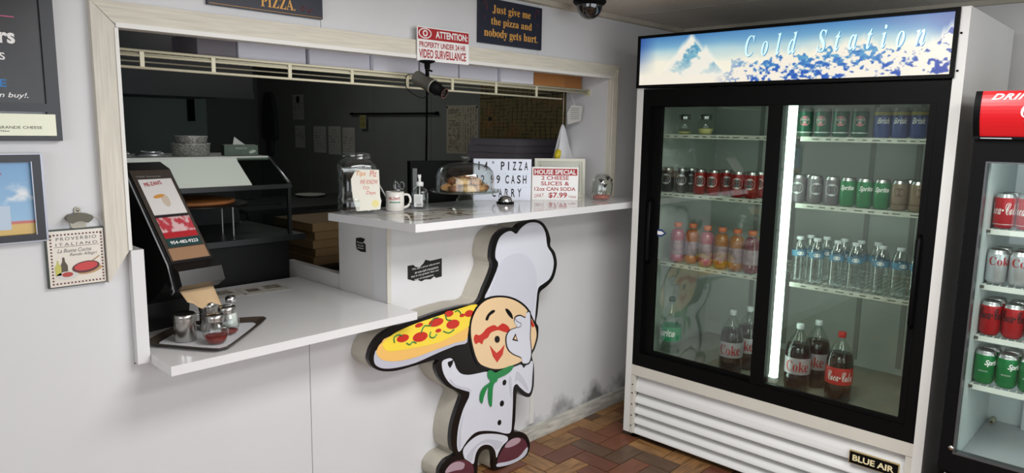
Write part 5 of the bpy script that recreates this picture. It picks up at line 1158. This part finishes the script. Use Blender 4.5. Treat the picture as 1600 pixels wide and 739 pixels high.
# back of the till screen
r = tag(empty('till_monitor', (2.02, .52, .601), math.radians(-20)), 'black back of a till screen behind the cake dome', 'monitor')
box('screen_shell', -.21, .21, -.01, .04, .52, .80, blackm, r, bevel=.012); box('stand_neck', -.04, .04, .0, .035, .03, .52, blackm, r); box('stand_foot', -.12, .12, -.08, .12, 0, .03, blackm, r, bevel=.005)
boxes('card_reader', [(-.205, -.182, -.035, -.012, .60, .765)], mat('reader grey', (128, 128, 130), .5), r, bevel=.002)
# stack of grey pizza boxes on a trolley behind the light box
t_ = tag(box('kitchen_trolley', 2.72, 3.30, .72, 1.28, .90, .93, kdark), 'dark trolley by the kitchen wall under stacked boxes', 'trolley')
boxes('trolley_leg', [(2.74, 2.78, .74, .78, 0, .899), (3.24, 3.28, .74, .78, 0, .899), (2.74, 2.78, 1.22, 1.26, 0, .899), (3.24, 3.28, 1.22, 1.26, 0, .899)], kdark, t_)
for k in range(13):
    dx = .02 if k == 12 else -.01 if k == 10 else .0
    pbox(2.80+dx, 3.26+dx, .78, 1.22, .9305+.0445*k, .9305+.0445*k+.0425, gb_, 'pizza_box', 'grey pizza box on the trolley stack, %s' % (['topmost', 'just below the top'][12-k] if k > 10 else '%s from the bottom' % (ORD[k] if k < 12 else 'next')), 'boxes stacked on the trolley')
# ------------------------------------------------------------------ kitchen side wall papers, map, chart, rail
XK = XW-.0065
def wallsheet(name, px0, py0, px1, py1, fn, lab, cat, nx=24, nz=30, m=prt):
    a = at(px0, py0, 0, XK); b = at(px1, py1, 0, XK)
    r = tag(empty(name, (XK, (a.y+b.y)/2, b.z), -math.pi/2), lab, cat)
    w_ = abs(a.y-b.y)/2; h_ = a.z-b.z; box('backing', -w_, w_, -.0015, -.0002, 0, h_, mat('sheet backing', (190, 188, 180), .7), r)
    inkpanel('sheet', -w_+.002, w_-.002, .002, h_-.002, nx, nz, fn, m, r, -.002)
    return r, w_, h_
def lines_fn(base, inkc, seed, f=60, dens=.5, margin=.08):
    def fn(U, V):
        c = colr(U, base); b_ = np.minimum(np.minimum(U, 1-U), np.minimum(V, 1-V))
        return mixc(c, colr(U, inkc), ((np.sin(V*f) > .2) & (vnoise(U*14, V*f/6, seed) > dens) & (b_ > margin)).astype(float)*.75)
    return fn
pg = (208, 205, 196)
for i, (a, b, c, d, lab) in enumerate(((490, 197, 510, 239, 'left paper notice of three pinned on the kitchen wall'), (513, 197, 533, 242, 'middle paper notice of three pinned on the kitchen wall'), (535, 199, 555, 244, 'right paper notice of three pinned on the kitchen wall'), (461, 196, 477, 231, 'dim lower paper strip left of the three notices'))):
    wallsheet('paper_notice', a, b, c, d, lines_fn(pg, (150, 148, 142), 20+i), lab, 'paper')
r, w_, h_ = wallsheet('paper_notice', 457, 148, 475, 187, lines_fn((196, 193, 184), (140, 138, 132), 31), 'paper strip with a dark round spot high on the kitchen wall', 'paper'); prism('dark_spot', EL(0, h_*.8, w_*.32, w_*.36), -.003, -.0022, ink, r)
def chart(U, V):
    c = colr(U, (196, 186, 160)); c = mixc(c, colr(U, (84, 78, 66)), ((np.sin(V*150) > 0) & (vnoise(U*16, V*40, 41) > .48) & (U > .06) & (U < .46) & (V < .96) & (V > .05)).astype(float)*.8)
    return mixc(c, colr(U, (110, 102, 86)), ((np.sin(U*75) > .1) & (vnoise(U*20, V*26, 43) > .42) & (U > .52) & (U < .96) & (V < .96) & (V > .05)).astype(float)*.7)
r, w_, h_ = wallsheet('price_chart', 698, 165, 747, 242, chart, 'large printed chart pinned beside the street map', 'chart', 60, 90)
for sx_ in (-1, 1): lathe('push_pin', [(0, 0), (.008, .002), (.006, .007), (0, .009)], ink, r, 12, loc=(sx_*(w_-.012), -.002, h_-.014), rot=(math.pi/2, 0, 0))
def streets(U, V):
    n = vnoise(U*14, V*10, 51); c = mixc(colr(U, (150, 128, 76)), colr(U, (118, 108, 62)), n)
    g = ((np.abs(np.sin(U*58+3*vnoise(U*4, V*4, 52))) < .3) & (vnoise(U*18, V*18, 55) > .4)) | ((np.abs(np.sin(V*64+3*vnoise(V*4, U*4, 53))) < .3) & (vnoise(U*18, V*18, 56) > .42))
    c = mixc(c, colr(U, (64, 58, 40)), g.astype(float)*.8); c = mixc(c, colr(U, (176, 112, 70)), ((vnoise(U*7, V*9, 58) > .62)).astype(float)*.35)
    c = mixc(c, colr(U, (34, 32, 28)), ((np.abs(V-.80-.05*U) < .008) | (np.abs(U-.17) < .004)).astype(float)); return c
r, w_, h_ = wallsheet('street_map', 750, 132, 884, 252, streets, 'big brown street map covering the kitchen wall', 'map', 200, 130)
box('map_mark', -w_+.10, -w_+.135, -.003, -.0021, h_*.50, h_*.55, ink, r); box('map_mark', -w_+.06, -w_+.095, -.003, -.0021, h_*.86, h_*.90, ink, r)
a = at(551, 178, 0, XK); b = at(686, 177, 0, XK); r = tag(empty('wall_rail', (XK, (a.y+b.y)/2, a.z), -math.pi/2), 'thin black rail on the kitchen wall', 'rail'); w_ = (a.y-b.y)/2
box('rail_bar', -w_, w_, -.03, -.022, -.008, .008, blackm, r); boxes('rail_bracket', [(-w_, -w_+.012, -.022, -.0005, -.012, .012), (w_-.012, w_, -.034, -.0005, -.014, .014)], blackm, r)
r, w_, h_ = wallsheet('paper_note', 567, 180, 577, 201, lines_fn((160, 152, 92), (120, 112, 70), 61), 'small yellowish note hanging on the wall rail', 'note', 8, 12); r.location.x -= .034
c = at(668, 150, 0, XK); tag(tube('wall_cable', [(XK-.008, c.y, 1.95), (XK-.008, c.y+.004, 1.6), (XK-.008, c.y+.02, 1.0)], .006, blackm, None, 6), 'black cable running down the kitchen wall', 'cable')
kl = tag(empty('kitchen_fill', (2.0, 2.7, 2.5)), 'added unseen housing over the kitchen fill light', 'ceiling light'); box('fill_housing', -.6, .6, -.15, .15, -.03, -.001, whiteen, kl)  # unseen housing added to go with the kitchen fill light
# far kitchen: hood, steel door, hanging mitt, shelf and plate
hdm = mat('hood steel dark', (60, 60, 60), .4, metal=.3)
r = tag(empty('extractor_hood', (.6, 3.0, 1.786)), 'dark extractor hood at the back of the kitchen', 'hood'); box('hood_canopy', -1.2, 1.59, 0, 1.2, 0, .5, hdm, r); box('hood_lip', -1.2, 1.59, -.02, -.001, -.02, .03, hdm, r)
r = tag(empty('cold_room_door', (2.30, 5.297, 0)), 'pale green steel door at the far end of the kitchen', 'door')
gdm = mat('door pale green', (150, 168, 160), .35, var=.05); box('door_leaf', -.42, .48, -.05, 0, .0, 2.05, gdm, r, bevel=.004); box('door_strip', -.62, -.44, -.045, 0, 0, 2.05, mat('door strip', (120, 122, 120), .35), r); box('latch', .28, .34, -.10, -.0505, 1.6, 1.85, blackm, r); box('hinge', -.436, -.4205, -.06, 0, .3, 1.9, blackm, r)
r = tag(empty('back_oven', (.9, 4.4, 0)), 'dark oven front at the far left of the kitchen', 'oven'); box('oven_body', -1.3, .72, 0, .85, 0, 1.62, mat('oven dark', (44, 43, 42), .45), r); box('oven_door', -.9, .55, -.03, -.001, .5, 1.35, mat('oven door', (36, 35, 34), .4), r); tube('oven_handle', [(-.2, -.05, 1.5), (.35, -.05, 1.48)], .018, mat('oven handle', (110, 104, 92), .4, metal=.4), r, 8)
r = tag(empty('hanging_apron', (XK-.001, 4.98, 1.25), -math.pi/2), 'dark cloth hanging in the kitchen corner', 'cloth'); prism('cloth', spline([(-.12, .52), (-.05, .66), (.06, .64), (.12, .45), (.14, .2), (.05, .16), (.02, 0), (-.04, .02), (-.06, .18), (-.14, .2)], 3), -.05, -.001, mat('dark cloth', (58, 60, 60), .9), r)
r = tag(box('side_table', 1.75, 3.30, 2.25, 3.05, .97, 1.0, kdark), 'dark kitchen table in front of the grey wall', 'table'); boxes('table_leg', [(1.77, 1.82, 2.27, 2.32, 0, .969), (3.2, 3.25, 2.27, 2.32, 0, .969), (1.77, 1.82, 2.98, 3.03, 0, .969), (3.2, 3.25, 2.98, 3.03, 0, .969)], kdark, r)
a = at(485, 307, 2, 1.0); r = tag(empty('plate', (a.x, a.y, 1.0005)), 'pale plate on the dark kitchen table', 'plate'); lathe('plate_dish', [(0, 0), (.06, 0), (.12, .018), (.118, .021), (.06, .006), (0, .006)], mat('plate pale', (170, 170, 162), .4), r, 32)
